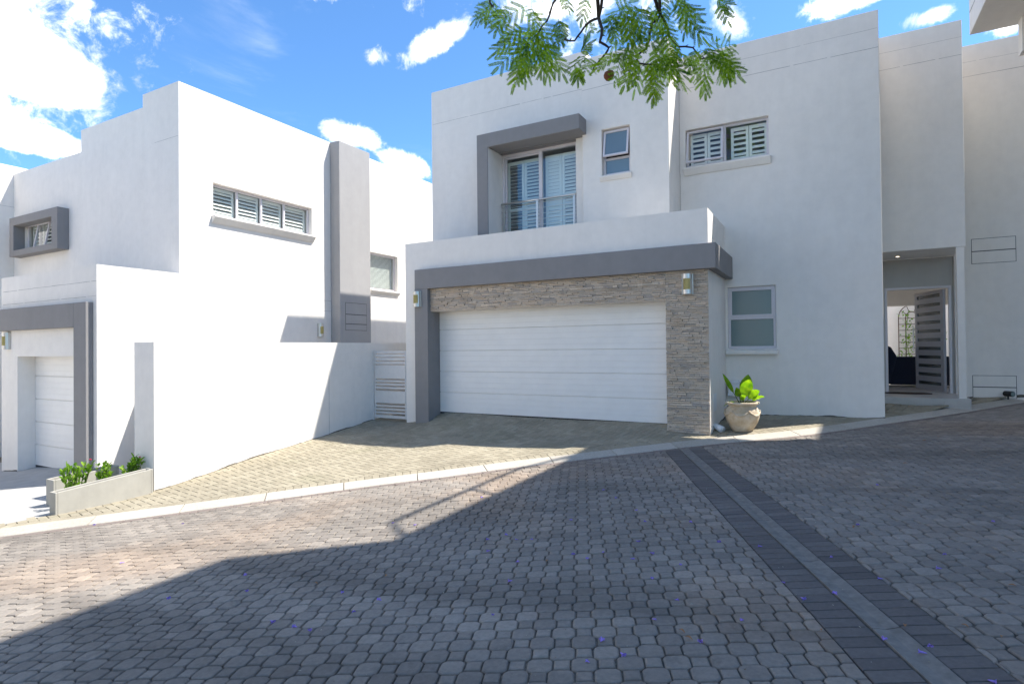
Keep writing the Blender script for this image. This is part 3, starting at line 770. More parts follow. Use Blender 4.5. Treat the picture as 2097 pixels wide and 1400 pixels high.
# --- small fittings round the garage corner
mb = MB(); mb.box(-1.70, -1.50, 11.60, 11.768, -.95, -.70); mb.hexa([(-1.71,11.59,-.70),(-1.49,11.59,-.70),(-1.49,11.768,-.70),(-1.71,11.768,-.70),(-1.68,11.64,-.665),(-1.52,11.64,-.665),(-1.52,11.768,-.655),(-1.68,11.768,-.655)])
mb.build('meter_box', PVC, H, bevel=.006)
mb = MB(); mb.tube([(-1.752, 10.36, -1.36), (-1.70, 10.32, -1.37), (-1.60, 10.22, -1.405)], [.045, .05, .06], 14); mb.build('drain_spout', PVC, H, smooth=True)
mb = MB(); mb.box(-1.753, -1.748, 10.33, 10.62, -1.12, -.82); mb.build('service_hatch', PVC, H)

# ================================================================== courtyard seen through the door
def solo(mb, name, mat, label, cat, loc, **k):
    grp = k.pop('group', None); o = mb.build(name, mat, None, loc=loc, **k); return tag(o, label, cat, grp)
mb = MB(); mb.box(-3, 6.5, 19.9, 20.15, -1.6, 2.9)
solo(mb, 'courtyard_wall', WHITE, 'white courtyard wall behind the trellis seen through the open front door', 'wall', (1.7, 20, -1.5))
mb = MB(); mb.box(-1, 6, 14.45, 21, -1.2, -.99); struct(mb.build('courtyard_floor', TILE))
V = thing('covered_veranda', 'shaded beige veranda lintel and ceiling above the courtyard seen through the front door', 'veranda', (1.4, 16.5, 1.3))
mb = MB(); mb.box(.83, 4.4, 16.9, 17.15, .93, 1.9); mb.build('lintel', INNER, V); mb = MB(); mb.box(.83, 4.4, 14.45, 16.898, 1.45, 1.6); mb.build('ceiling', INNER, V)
mb = MB(); mb.box(1.55, 1.95, 16.2, 16.6, 1.30, 1.448); mb.build('ceiling_fixture', PVC, V)
T = thing('garden_trellis', 'arched dark wooden trellis against the courtyard wall beyond the door', 'trellis', (2.03, 19.8, -.9))
mb = MB(); tx0, tx1 = 1.74, 2.36; tm = (tx0+tx1)/2; R_ = (tx1-tx0)/2
def arch(r): return [(tm+r*math.cos(a), 19.8, .75+r*math.sin(a)*1.15) for a in np.linspace(0, math.pi, 15)]
for r in (R_, R_*.45): mb.tube([(tm+r, 19.8, -.95)]+arch(r)+[(tm-r, 19.8, -.95)], .013, 5)
for z in np.arange(-.8, .8, .17): mb.box(tx0, tx1, 19.79, 19.81, z-.008, z+.008)
for a in (.6, 1.2, 1.95, 2.55): mb.tube([(tm+R_*.45*math.cos(a), 19.8, .75+R_*.5*math.sin(a)), (tm+R_*math.cos(a), 19.8, .75+R_*1.15*math.sin(a))], .009, 4)
mb.build('lattice', WOOD, T)
mb = MB(); rr = random.Random(8)
def leafquad(mb, c, s, rr, fl=1.0):
    a = Vector((rr.uniform(-1, 1), rr.uniform(-1, 1), rr.uniform(-1, 1))).normalized(); b = a.cross(Vector((rr.uniform(-1, 1), rr.uniform(-1, 1), rr.uniform(-1, 1)))).normalized()
    c = Vector(c); mb.add([c-a*s, c+b*s*.45, c+a*s, c-b*s*.45], [(0,1,2,3)])
for k in range(150):
    z = rr.uniform(-.8, .95); leafquad(mb, (tm-.10+rr.gauss(0, .09)+.06*math.sin(z*5), 19.74+rr.uniform(-.05, .04), z), rr.uniform(.03, .055), rr)
for k in range(40): leafquad(mb, (3.0+rr.gauss(0, .12), 19.7+rr.uniform(-.08, .08), rr.uniform(-.4, .5)), rr.uniform(.03, .06), rr)
for k in range(30): leafquad(mb, (1.30+rr.gauss(0, .16), 19.6+rr.uniform(-.08, .08), -.5+rr.gauss(0, .12)), rr.uniform(.03, .05), rr)
mb.tube([(tm-.1, 19.76, -.95), (tm-.07, 19.76, -.3), (tm-.16, 19.76, .2), (tm-.08, 19.76, .9)], .008, 5)
solo(mb, 'climbing_vine', LEAFB, 'green climbing vine trained up the arched courtyard trellis', 'vine', (tm, 19.74, -.95), normals=False)
# navy sofa
SF = thing('garden_sofa', 'dark navy sofa with high sloping arm just inside the front door', 'sofa', (1.9, 16.5, -.99))
mb = MB(); mb.box(1.21, 2.9, 16.0, 16.22, -.94, -.29); mb.build('backrest', NAVY, SF, bevel=.03)
mb = MB(); mb.box(1.21, 2.9, 16.222, 16.9, -.94, -.55); mb.build('seat', NAVY, SF, bevel=.03)
mb = MB(); mb.prism([(.95, -.94), (1.20, -.94), (1.36, -.29), (1.24, -.06), (1.14, -.03), (.95, -.03)], 15.9, 16.9, lambda a, b, c: (a, c, b)); mb.build('armrest', NAVY, SF, bevel=.03)
for x in (1.0, 2.8): 
    mb = MB(); mb.box(x, x+.05, 16.0, 16.05, -.99, -.94); mb.build('leg', BLACK, SF)
mb = MB(); mb.prism([(1.36+.40*math.cos(a), 13.93+.19*math.sin(a)) for a in np.linspace(0, 2*math.pi, 28)[:-1]], -.99, -.972)
solo(mb, 'door_mat', BROWN, 'dark brown oval coir mat on the tiled step at the open door', 'door mat', (1.36, 13.93, -.99), bevel=.004)
# black garden spotlight at the foot of the right-hand wall
gs = thing('ground_spotlight', 'small black round spotlight on the ground against the right-hand wall', 'spotlight', (2.95, 14.0, -1.02))
mb = MB(); mb.tube([(2.90, 14.08, -.955), (2.985, 13.95, -.955)], .052, 16); mb.build('lamp_head', BLACK, gs, smooth=False)
mb = MB(); mb.tube([(2.985, 13.95, -.955), (2.989, 13.944, -.955)], .043, 16); mb.build('lamp_glass', FROST, gs)
mb = MB(); mb.tube([(2.93, 14.02, -1.06), (2.93, 14.02, -.97)], .014, 8); mb.build('spike', BLACK, gs)

# ================================================================== left house
K = thing('white_house', 'white left-hand house with a sunlit side wall, stepped roofline and single garage', 'house', (-13, 8, -2.2))
F1, FS, F2 = Fr('y', 5.214), Fr('x', -10.9), Fr('y', 6.64)
mb = MB(); mb.wall(F1, -14.48, -10.9, -3.4, 1.50, -.295, 0, [(-13.80, -11.25, -9, -.06)]); mb.build('garage_wall', WHITE, K)
mb = MB(); mb.box(-11.15, -10.9, 5.509, 6.64, -3.4, 1.50); mb.box(-14.48, -14.25, 5.509, 6.638, -3.4, 1.50)
mb.wall(FS, 6.64, 16.5, -3.4, 5.20, -.25, 0, [(7.34, 9.89, 2.76, 3.42), (11.9, 13.04, 1.65, 2.66)])
mb.box(-11.15, -10.9, 14.5, 14.6, 5.2, 5.2)
mb.build('side_wall', WHITE, K)
mb = MB(); mb.box(-14.24, -11.16, 5.52, 6.638, .95, 1.1); mb.box(-17.7, -11.16, 6.9, 16.5, 3.9, 4.0); mb.build('roof_slab', ROOFM, K)
mb = MB(); mb.wall(F2, -12.11, -11.152, .5, 5.20, -.25, 0)
mb.wall(F2, -14.52, -12.112, .5, 4.94, -.25, 0); mb.wall(F2, -17.758, -14.522, -3.4, 4.455, -.25, 0, [(-17.16, -15.32, 2.42, 3.12)])
mb.build('upper_wall', WHITE, K)
for z in (.965, 1.22): joint_line(F1, K, -14.4, -10.92, z, .006); joint_line(FS, K, 5.25, 14.5, z, .006)
joint_line(F2, K, -11.7, -10.92, 4.15, .005)
mb = MB(); mb.box(-11.42, -11.014, 5.096, 5.212, -3.2, .86); mb.box(-16.2, -11.422, 5.096, 5.212, .44, .86); mb.build('portal_frame', GREY, K, bevel=.008)
sectional(Fr('y', 5.50), K, -13.798, -11.25, -.0, -2.20, .449, 0)
wall_lamp(F1, K, -14.17, .245, .2, .33)
# protruding grey window box
mb = MB(); FX = Fr('y', 6.638); mb.wall(FX, -17.38, -15.05, 2.33, 3.265, 0, .23, [(-17.17, -15.32, 2.47, 3.07)]); mb.build('window_surround', GREY, K, bevel=.008)
wq = -.06; mb = MB(); frame_bars(mb, F2, -17.158, -15.322, 2.422, 3.118, .04, wq-.04, wq+.01)
for u in (-16.55, -15.95): mb.box(u-.02, u+.02, wq-.04, wq+.01, 2.46, 3.08, F2)
wk = mb.build('window_frame', FRAME, K, bevel=.003)
open_sash(F2, wk, -16.54, -15.97, 2.46, 3.09, wq+.03, 10, GLASS, .035); pane(F2, wk, -17.12, -16.57, 2.46, 3.08, wq-.01, GLASS); pane(F2, wk, -15.93, -15.36, 2.46, 3.08, wq-.01, GLASS)
for a, b in ((-17.1, -16.57), (-16.53, -15.97), (-15.93, -15.36)): shutter(F2, wk, a, b, 2.46, 3.08, wq-.08, 45, .08, None, .04)
room_box(F2, K, -17.16, -15.32, 2.42, 3.12, -.9, -.251)
# four-light shuttered window on the sunny side wall
wq = -.11; mb = MB(); frame_bars(mb, FS, 7.342, 9.888, 2.762, 3.418, .045, wq-.045, wq+.005)
for u in (7.96, 8.56, 9.17): mb.box(u-.022, u+.022, wq-.045, wq+.005, 2.805, 3.375, FS)
wk = mb.build('window_frame', FRAME, K, bevel=.003)
for a, b in ((7.385, 7.94), (7.98, 8.54), (8.58, 9.15), (9.19, 9.845)):
    pane(FS, wk, a, b, 2.805, 3.375, wq-.02, GLASS); shutter(FS, wk, a+.01, b-.01, 2.80, 3.37, wq-.075, 38, .075, None, .045)
room_box(FS, K, 7.34, 9.89, 2.76, 3.42, -.9, -.251)
sill(FS, K, 7.342, 9.888, 2.762, .17, .11)
# tall window beyond the chimney
mb = MB(); frame_bars(mb, FS, 11.902, 13.038, 1.652, 2.658, .05, wq-.045, wq+.005); wk = mb.build('window_frame', FRAME, K, bevel=.003)
pane(FS, wk, 11.95, 12.99, 1.70, 2.61, wq-.015, GLASS)
mb = MB()
for z in np.arange(1.70, 2.62, .033): mb.box(11.95, 12.99, wq-.095, wq-.088, z, z+.017, FS)
mb.build('blind', SHUT, wk); room_box(FS, K, 11.9, 13.04, 1.65, 2.66, -.9, -.251); sill(FS, K, 11.902, 13.038, 1.652, .12, .085)
# chimney stack with access panels, side lamp
mb = MB(); mb.box(-10.898, -10.582, 10.475, 11.57, -3.2, 5.19); ch = mb.build('chimney', CHIM, K, bevel=.012)
FC = Fr('x', -10.582); panel_lines(FC, ch, [(10.66, 11.40, .90, 1.18), (10.66, 11.40, .66, .885), (10.66, 11.40, .50, .645)], CHIM)
wall_lamp(FS, K, 10.12, .49, .17, .33)

# ================================================================== farther house on the far left
Q = thing('white_house', 'tall white neighbouring house wall at the far left edge behind the left house', 'house', (-20, 6, -2.5))
mb = MB(); mb.box(-24, -17.76, -4, 15, -4, 4.66); mb.build('side_wall', WHITE, Q)
FQ = Fr('x', -17.76); joint_line(FQ, Q, 1, 7, 3.63, .008)

# ================================================================== boundary wall, gate
B_ = thing('boundary_wall', 'low white boundary wall with a grey-shaded end pier beside the driveway', 'wall', (-9.2, 9, -1.8))
mb = MB(); mb.box(-9.30, -9.10, 5.34, 16.4, -3, .155); mb.build('wall_panel', WHITE, B_)
mb = MB(); mb.box(-9.635, -9.10, 5.14, 5.34, -3, .155); mb.build('end_pier', WHITE, B_)
mb = MB(); mb.box(-10.895, -9.302, 6.2, 6.4, -3, .15); mb.build('shadow_return_wall', WHITE, B_)  # hidden behind the pier, added to cast the slanted shadow on the house
mb = MB(); mb.box(-9.102, -9.0985, 8.676, 8.684, -2, .15); mb.build('movement_joint', LINE, B_)
GT = thing('side_gate', 'pale grey slatted metal gate between the boundary wall and the garage', 'gate', (-8.6, 10, -1.56))
gzs = lambda py: -.03-(py-690)/(1285-690)*1.5
mb = MB(); gaps = [(710,722),(742,754),(774,787),(805,818),(935,950),(965,980),(995,1010),(1025,1045),(1152,1172),(1183,1200),(1213,1230),(1243,1260)]
edges = [692]; 
for a, b in gaps: edges += [a, b]
edges.append(1285)
for k in range(0, len(edges), 2): mb.box(-9.035, -8.165, 9.985, 10.010, gzs(edges[k+1]), gzs(edges[k]))
mb.build('slat_panel', GATEM, GT)
for x0, x1 in ((-9.06, -9.02), (-8.18, -8.145)):
    mb = MB(); mb.box(x0, x1, 10.0, 10.04, gzs(1290), gzs(690)); mb.build('gate_stile', GATEM, GT)
mb = MB(); mb.box(-9.098, -9.068, 9.99, 10.03, -1.62, -.02); mb.build('gate_post', GATEM, GT)
for z in (-.30, -.60, -1.4):
    mb = MB(); mb.tube([(-9.064, 9.985, z-.04), (-9.064, 9.985, z+.04)], .011, 8); mb.build('hinge', GATEM, GT)

# ================================================================== building overhanging on the right
O_ = thing('apartment_block', 'tall pale block jutting overhead at the top right corner, seen from below', 'building', (5, 8, 5.2))
mb = MB(); mb.box(2.13, 8.5, 7.95, 12.15, 5.15, 8.95); mb.box(2.13, 8.5, 4.4, 7.95, 5.15, 11.2); mb.box(5.3, 8.5, 12.152, 16, 5.15, 8.95); mb.box(2.13, 5.3, 12.15, 12.7, 6.9, 8.95); mb.build('upper_floor_and_casters', WHITE, O_, bevel=.01)  # visible corner block plus unseen volumes added to cast the road shadows
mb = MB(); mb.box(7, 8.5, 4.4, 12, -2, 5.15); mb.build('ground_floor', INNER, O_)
mb = MB(); mb.box(2.735, 2.95, 11.85, 12.05, 4.60, 5.148); mb.build('downstand', WHITE, O_)
mb = MB(); mb.box(2.127, 2.1295, 8, 12.1, 5.50, 5.52); mb.build('plaster_joint', LINE, O_)
mb = MB(); a_ = 1.62; 
mb.tube([(2.13, 12.0, 8.8), (a_, 11.2, 8.8), (a_, 8.4, 8.8), (2.13, 7.95, 8.8)], .045, 6); mb.tube([(a_, 9.9, 8.8), (2.13, 9.6, 8.8)], .035, 6)
mb.build('shadow_bar_frame', STEEL, O_)  # unseen bars, added to throw the thin bar shadow on the road
# house across the road (behind the viewpoint; seen in the window reflections)
X = thing('white_house', 'white house across the road, seen only in the window reflections', 'house', (-9, -12, -2))
mb = MB(); mb.box(-24, -4, -18, -11, -4, 4.2); mb.box(-20, -12, -17.5, -11.6, 4.2, 5.6); mb.build('front_wall', WHITE, X)
for x in (-21, -17, -13, -8.5):
    mb = MB(); mb.box(x, x+2, -11.02, -10.95, -.5, 1.6); mb.build('window', DARK, X)
BR={
'b1':[[-1.129,2.665,1.889],[-1.219,2.731,1.803],[-1.24,2.72,1.757],[-1.282,2.755,1.72],[-1.336,2.783,1.701],[-1.362,2.769,1.628]],
'b2':[[-0.924,2.665,1.822],[-0.975,2.752,1.74],[-1.008,2.792,1.678],[-1.095,2.858,1.705],[-1.143,2.889,1.689],[-1.174,2.872,1.642],[-1.241,2.892,1.677]],
'b3':[[-1.008,2.792,1.678],[-0.977,2.753,1.596],[-0.971,2.7,1.503],[-0.932,2.722,1.474],[-0.966,2.76,1.466],[-1.036,2.78,1.424]],
'b4':[[-0.746,2.989,1.949],[-0.759,3.041,1.827],[-0.77,3.092,1.778],[-0.781,2.973,1.678],[-0.783,2.917,1.561],[-0.796,2.91,1.519],[-0.826,2.837,1.457],[-0.818,2.842,1.42],[-0.739,2.829,1.388]],
'b5':[[-0.77,3.092,1.778],[-0.751,3.16,1.746],[-0.749,3.218,1.708],[-0.71,3.241,1.656],[-0.649,3.331,1.676],[-0.614,3.351,1.612],[-0.574,3.43,1.645]],
'b6':[[-1.677,2.819,2.099],[-1.671,2.823,1.973],[-1.654,2.833,1.945]],
'b7':[[-0.565,3.202,1.959],[-0.521,3.228,1.867],[-0.475,3.253,1.848]],
}
FR=[((-1.715,2.935,2.03),(-1.876,2.991,2.032)),((-1.749,3.008,2.092),(-1.731,2.887,1.931)),((-1.542,2.618,1.83),(-1.491,2.551,1.674)),((-1.73,2.959,2.083),(-1.73,2.837,1.926)),((-1.542,2.73,1.862),(-1.529,2.641,1.701)),((-1.611,2.879,1.955),(-1.584,2.956,1.858)),((-1.68,3.042,2.059),(-1.698,2.965,1.926)),((-1.35,2.66,1.772),(-1.485,2.622,1.728)),((-1.459,2.894,1.914),(-1.494,2.87,1.779)),((-1.48,2.971,1.971),(-1.384,2.864,1.735)),((-1.37,2.687,1.761),(-1.271,2.769,1.649)),((-1.326,2.615,1.705),(-1.376,2.676,1.623)),((-1.36,2.783,1.72),(-1.593,2.75,1.654)),((-1.239,2.573,1.565),(-1.4,2.638,1.527)),((-1.311,2.706,1.646),(-1.447,2.777,1.574)),((-1.264,2.583,1.603),(-1.27,2.462,1.369)),((-1.468,2.985,1.861),(-1.447,3.011,1.631)),((-1.336,2.757,1.681),(-1.297,2.754,1.48)),((-1.441,2.917,1.801),(-1.298,2.871,1.615)),((-1.248,2.495,1.497),(-1.375,2.404,1.372)),((-1.459,2.885,1.751),(-1.599,2.93,1.658)),((-1.335,2.658,1.599),(-1.379,2.565,1.36)),((-1.447,2.869,1.717),(-1.484,2.895,1.539)),((-1.418,2.784,1.7),(-1.416,2.913,1.563)),((-1.366,2.746,1.65),(-1.276,2.885,1.568)),((-1.415,2.949,1.754),(-1.521,2.958,1.606)),((-1.239,2.616,1.547),(-1.242,2.633,1.385)),((-1.382,2.898,1.706),(-1.386,3.0,1.569)),((-1.308,2.77,1.627),(-1.265,2.912,1.521)),((-1.335,2.851,1.666),(-1.179,2.948,1.53)),((-1.503,2.913,1.816),(-1.627,2.92,1.824)),((-1.503,2.898,1.805),(-1.599,2.819,1.709)),((-1.362,2.614,1.624),(-1.327,2.519,1.446)),((-1.449,2.796,1.589),(-1.417,2.659,1.413)),((-1.383,2.655,1.533),(-1.34,2.571,1.375)),((-1.435,2.793,1.597),(-1.421,2.832,1.511)),((-1.287,2.685,1.561),(-1.263,2.669,1.408)),((-1.345,2.843,1.664),(-1.254,2.757,1.473)),((-1.381,2.94,1.678),(-1.291,2.963,1.517)),((-1.269,2.873,1.787),(-1.26,2.901,1.701)),((-1.32,3.014,1.862),(-1.266,2.875,1.673)),((-1.23,2.912,1.93),(-1.302,3.006,1.949)),((-1.312,3.061,2.028),(-1.278,3.039,1.938)),((-1.2,3.127,2.016),(-1.224,3.114,1.908)),((-1.062,2.81,1.797),(-1.052,2.808,1.715)),((-1.124,2.944,1.775),(-1.148,3.043,1.762)),((-0.952,2.982,1.809),(-1.001,2.869,1.667)),((-0.899,2.912,1.784),(-0.944,2.88,1.643)),((-0.931,2.981,1.837),(-0.884,2.941,1.628)),((-0.902,2.829,1.733),(-0.815,2.831,1.571)),((-0.84,2.801,1.723),(-0.961,2.878,1.626)),((-0.837,2.787,1.694),(-0.845,2.811,1.509)),((-0.815,2.775,1.676),(-0.736,2.784,1.495)),((-0.775,2.616,1.585),(-0.7,2.774,1.499)),((-0.963,3.106,1.829),(-0.992,2.97,1.63)),((-0.842,2.743,1.63),(-0.85,2.769,1.513)),((-0.948,3.047,1.793),(-0.932,3.113,1.66)),((-0.987,2.974,1.787),(-0.953,2.84,1.621)),((-1.001,2.973,1.792),(-0.948,2.879,1.61)),((-0.83,2.953,1.76),(-0.829,2.84,1.581)),((-0.784,2.785,1.669),(-0.754,2.652,1.45)),((-0.806,2.976,1.784),(-0.73,2.957,1.619)),((-0.714,2.87,1.705),(-0.794,2.895,1.616)),((-0.792,3.111,1.83),(-0.799,3.149,1.732)),((-0.797,3.087,1.826),(-0.715,3.008,1.656)),((-0.684,3.259,1.906),(-0.723,3.293,1.795)),((-0.696,3.185,1.873),(-0.647,3.125,1.709)),((-0.626,2.904,1.679),(-0.544,3.027,1.582)),((-0.657,2.996,1.766),(-0.644,2.874,1.574)),((-0.707,3.197,1.909),(-0.601,3.207,1.706)),((-0.687,3.072,1.828),(-0.56,3.019,1.685)),((-0.771,3.178,1.771),(-0.801,3.17,1.559)),((-0.682,2.799,1.562),(-0.621,2.676,1.319)),((-0.757,3.134,1.743),(-0.679,3.009,1.503)),((-0.733,3.094,1.693),(-0.69,2.983,1.454)),((-0.792,3.297,1.809),(-0.731,3.214,1.587)),((-0.621,3.023,1.747),(-0.628,3.015,1.619)),((-0.661,3.258,1.852),(-0.615,3.344,1.775)),((-0.715,2.835,1.482),(-0.757,2.874,1.38)),((-0.705,2.807,1.491),(-0.676,2.681,1.288)),((-0.729,2.928,1.542),(-0.654,2.897,1.399)),((-1.1,2.841,1.526),(-1.214,2.929,1.543)),((-0.963,2.57,1.381),(-1.059,2.612,1.412)),((-1.059,2.777,1.457),(-0.981,2.769,1.438)),((-1.12,2.98,1.581),(-1.105,2.837,1.466)),((-1.047,2.633,1.44),(-1.011,2.621,1.464)),((-1.046,2.592,1.387),(-1.088,2.571,1.403)),((-1.013,2.513,1.311),(-1.018,2.525,1.272)),((-0.833,2.56,1.353),(-0.919,2.526,1.303)),((-0.961,2.891,1.517),(-1.032,2.994,1.48)),((-0.849,2.606,1.378),(-0.771,2.586,1.307)),((-0.852,2.613,1.379),(-0.751,2.526,1.319)),((-0.841,2.684,1.402),(-0.866,2.522,1.268)),((-0.868,2.742,1.446),(-0.865,2.608,1.267)),((-0.928,3.006,1.568),(-0.911,3.069,1.468)),((-0.903,2.883,1.496),(-0.82,3.083,1.592)),((-0.826,2.771,1.439),(-0.749,2.686,1.449)),((-0.812,2.723,1.42),(-0.815,2.572,1.388)),((-0.737,2.676,1.357),(-0.783,2.604,1.194)),((-0.757,2.835,1.424),(-0.73,2.805,1.235)),((-0.798,2.982,1.474),(-0.752,2.871,1.274)),((-0.821,3.089,1.542),(-0.761,3.224,1.444)),((-0.748,2.843,1.417),(-0.635,2.885,1.378)),((-0.737,2.884,1.424),(-0.727,2.756,1.217)),((-0.68,2.596,1.286),(-0.669,2.63,1.153)),((-0.701,2.723,1.374),(-0.613,2.67,1.225)),((-0.698,2.766,1.391),(-0.581,2.746,1.28)),((-0.702,2.793,1.389),(-0.56,2.748,1.427)),((-0.762,2.645,1.345),(-0.841,2.677,1.262)),((-0.818,2.946,1.484),(-0.895,3.029,1.395)),((-0.691,2.975,1.478),(-0.709,2.996,1.364)),((-0.67,2.873,1.427),(-0.644,2.848,1.317)),((-0.727,3.128,1.513),(-0.688,3.295,1.473)),((-0.658,2.965,1.471),(-0.632,3.012,1.392)),((-0.635,2.821,1.429),(-0.555,2.816,1.36)),((-0.715,3.255,1.634),(-0.74,3.165,1.508)),((-0.669,3.58,1.78),(-0.785,3.651,1.817)),((-0.597,3.194,1.591),(-0.633,3.181,1.509)),((-0.606,3.294,1.641),(-0.507,3.18,1.508)),((-0.668,3.553,1.757),(-0.602,3.628,1.812)),((-0.582,3.547,1.705),(-0.667,3.459,1.589)),((-0.59,3.49,1.695),(-0.653,3.592,1.578)),((-0.524,3.209,1.555),(-0.49,3.251,1.457)),((-0.556,3.397,1.638),(-0.437,3.473,1.547)),((-0.621,3.668,1.765),(-0.45,3.656,1.675)),((-0.542,3.268,1.57),(-0.436,3.22,1.547)),((-0.492,3.225,1.572),(-0.452,3.243,1.457)),((-0.553,3.523,1.716),(-0.47,3.715,1.687)),((-0.489,3.249,1.593),(-0.389,3.2,1.524)),((-0.515,3.237,1.589),(-0.445,3.363,1.668)),((-0.634,3.637,1.809),(-0.605,3.807,1.939)),((-0.581,3.177,1.613),(-0.561,3.088,1.634)),((-0.563,3.199,1.591),(-0.511,3.195,1.545)),((-0.577,3.358,1.522),(-0.599,3.41,1.447)),((-0.577,3.576,1.637),(-0.554,3.665,1.57)),((-0.53,3.589,1.69),(-0.545,3.724,1.649)),((-0.533,3.616,1.687),(-0.504,3.659,1.6)),((-0.44,3.018,1.713),(-0.482,2.968,1.673)),((-0.469,3.027,1.737),(-0.424,3.045,1.706)),((-0.459,3.031,1.71),(-0.416,3.007,1.612)),((-0.683,2.865,1.736),(-0.778,2.728,1.665)),((-0.715,2.961,1.81),(-0.646,3.161,1.848)),((-0.821,3.32,2.026),(-0.817,3.388,1.922)),((-0.964,2.834,1.789),(-1.065,2.811,1.763)),((-0.889,2.642,1.693),(-0.824,2.77,1.687))]
# ================================================================== planters and plants on the left
def trough(name, label, x0, x1, y0, y1, h0, h1, w=.028, ring=True):
    t = thing(name, label, 'planter', ((x0+x1)/2, (y0+y1)/2, gz((x0+x1)/2, (y0+y1)/2)))
    zb0, zb1 = gz(x1, y0)-.02, gz(x1, y1)-.02; zt0, zt1 = h0, h1
    def Z(y, top): 
        k = (y-y0)/(y1-y0); return (zt0+(zt1-zt0)*k) if top else (zb0+(zb1-zb0)*k)
    mb = MB()
    def bx(a, b, c, d): mb.hexa([(a,c,Z(c,0)),(b,c,Z(c,0)),(b,d,Z(d,0)),(a,d,Z(d,0)),(a,c,Z(c,1)),(b,c,Z(c,1)),(b,d,Z(d,1)),(a,d,Z(d,1))])
    bx(x0, x0+w, y0+w, y1-w); bx(x1-w, x1, y0+w, y1-w); bx(x0, x1, y0, y0+w); bx(x0, x1, y1-w, y1)
    mb.build('trough', PLANTERM, t, bevel=.006)
    mb = MB(); mb.hexa([(x0+w,y0+w,Z(y0,0)),(x1-w,y0+w,Z(y0,0)),(x1-w,y1-w,Z(y1,0)),(x0+w,y1-w,Z(y1,0)),(x0+w,y0+w,Z(y0,1)-.04),(x1-w,y0+w,Z(y0,1)-.04),(x1-w,y1-w,Z(y1,1)-.04),(x0+w,y1-w,Z(y1,1)-.04)])
    mb.build('soil', SOIL, t)
    return t
trough('trough_planter', 'long pale concrete trough at the end of the boundary wall, nearest the road', -9.15, -8.99, 3.80, 5.06, -1.85, -1.765)
trough('trough_planter', 'shorter pale trough half hidden behind the long one, nearer the left garage', -10.02, -9.80, 4.12, 5.0, -1.83, -1.77)
def bushy(name, label, cx, cy, w, h, seed, flowers=(), n=70, zb=None):
    rr = random.Random(seed); z0 = gz(cx, cy) if zb is None else zb
    t = thing(name, label, 'plant', (cx, cy, z0), 'leafy plants between the troughs')
    mb = MB(); st = MB()
    for k in range(20):
        a = rr.uniform(0, 6.28); r = rr.uniform(0, w*.42); hh = h*rr.uniform(.75, 1.0)
        bx_, by_ = cx+math.cos(a)*r*.4, cy+math.sin(a)*r*.4; tx, ty = cx+math.cos(a)*r*1.15, cy+math.sin(a)*r*1.15
        st.tube([(bx_, by_, z0), ((bx_+tx)/2, (by_+ty)/2, z0+hh*.5), (tx, ty, z0+hh*.92)], [.006, .005, .003], 5)
        for q in range(n//8):
            f = rr.uniform(.35, 1.0); c = Vector((bx_+(tx-bx_)*f, by_+(ty-by_)*f, z0+hh*f*.95)); d = Vector((rr.uniform(-1, 1), rr.uniform(-1, 1), rr.uniform(.8, 2.6))).normalized()
            L = rr.uniform(.07, .13); s_ = d.cross(Vector((rr.uniform(-1, 1), rr.uniform(-1, 1), .2))).normalized()*L*.17; up = d*L; m1, m2 = c+up*.35, c+up*.7
            dr = Vector((0, 0, -.012))
            mb.add([c, m1+s_, m2+s_*.8+dr, c+up+dr*2.5, m2-s_*.8+dr, m1-s_], [(0,1,5),(1,2,4,5),(2,3,4)])
    mb.build('foliage', LEAFB, t, normals=False); st.build('stem', STEM, t)
    for (fx, fy, fz) in flowers:
        fb = MB()
        for k in range(18):
            a = rr.uniform(0, 6.28); b = rr.uniform(.2, 1.5); d = Vector((math.cos(a)*math.cos(b), math.sin(a)*math.cos(b), math.sin(b)))*.026; s_ = d.cross(Vector((0, 0, 1))).normalized()*.009
            c = Vector((fx, fy, fz)); fb.add([c, c+d*.6+s_, c+d, c+d*.6-s_], [(0,1,2,3)])
        fb.build('flower', RED, t, normals=False)
    return t
bushy('flowering_plant', 'largest leafy green plant at the left end of the long trough', -9.42, 4.22, .44, .62, 1, [(-9.42, 4.42, -1.56)], 90, -2.15)
bushy('flowering_plant', 'smallest leafy green plant, behind the middle of the long trough', -9.42, 4.61, .24, .52, 2, (), 70, -2.13)
bushy('flowering_plant', 'leafy green plant with a pink flower, next to the boundary wall pier', -9.42, 4.98, .30, .52, 3, [(-9.40, 5.09, -1.635)], 80, -2.12)

# ================================================================== terracotta pot and its plant
POTM, nt, b = new_mat('weathered_pot'); P = pos(nt)
n1 = noise(nt, 9, 5, .65, P); n2 = noise(nt, 3, 3, .5, P)
c = ramp(nt, n1.outputs[0], [(.3, (.48, .39, .28)), (.55, (.62, .54, .42)), (.75, (.70, .65, .56))]).outputs[0]
c = mix(nt, 1.0, c, ramp(nt, n2.outputs[0], [(.35, (.85, .75, .62)), (.65, (1, 1, 1))]).outputs[0], 'MULTIPLY')
nt.links.new(c, b.inputs['Base Color']); b.inputs['Roughness'].default_value = .9; bump(nt, b, noise(nt, 60, 5, .7, P).outputs[0], .5, .006)
px_, py_ = -1.30, 10.37; pz_ = gz(px_, py_)-.005; hz = -.935-pz_
PT = thing('flower_pot', 'round weathered stone pot with garland relief beside the garage corner', 'pot', (px_, py_, pz_))
prof = [(.13,0),(.155,.0),(.165,.02),(.20,.08),(.245,.16),(.268,.24),(.272,.30),(.262,.36),(.232,.41),(.218,.43),(.222,.445),(.262,.462),(.272,.475),(.272,.492),(.258,.502),(.232,.498),(.215,.47),(.205,.42)]
k_ = hz/.502; mb = MB(); mb.lathe([(r*1.0, z*k_) for r, z in prof], (px_, py_, pz_), 40); mb.v.append((px_, py_, pz_)); 
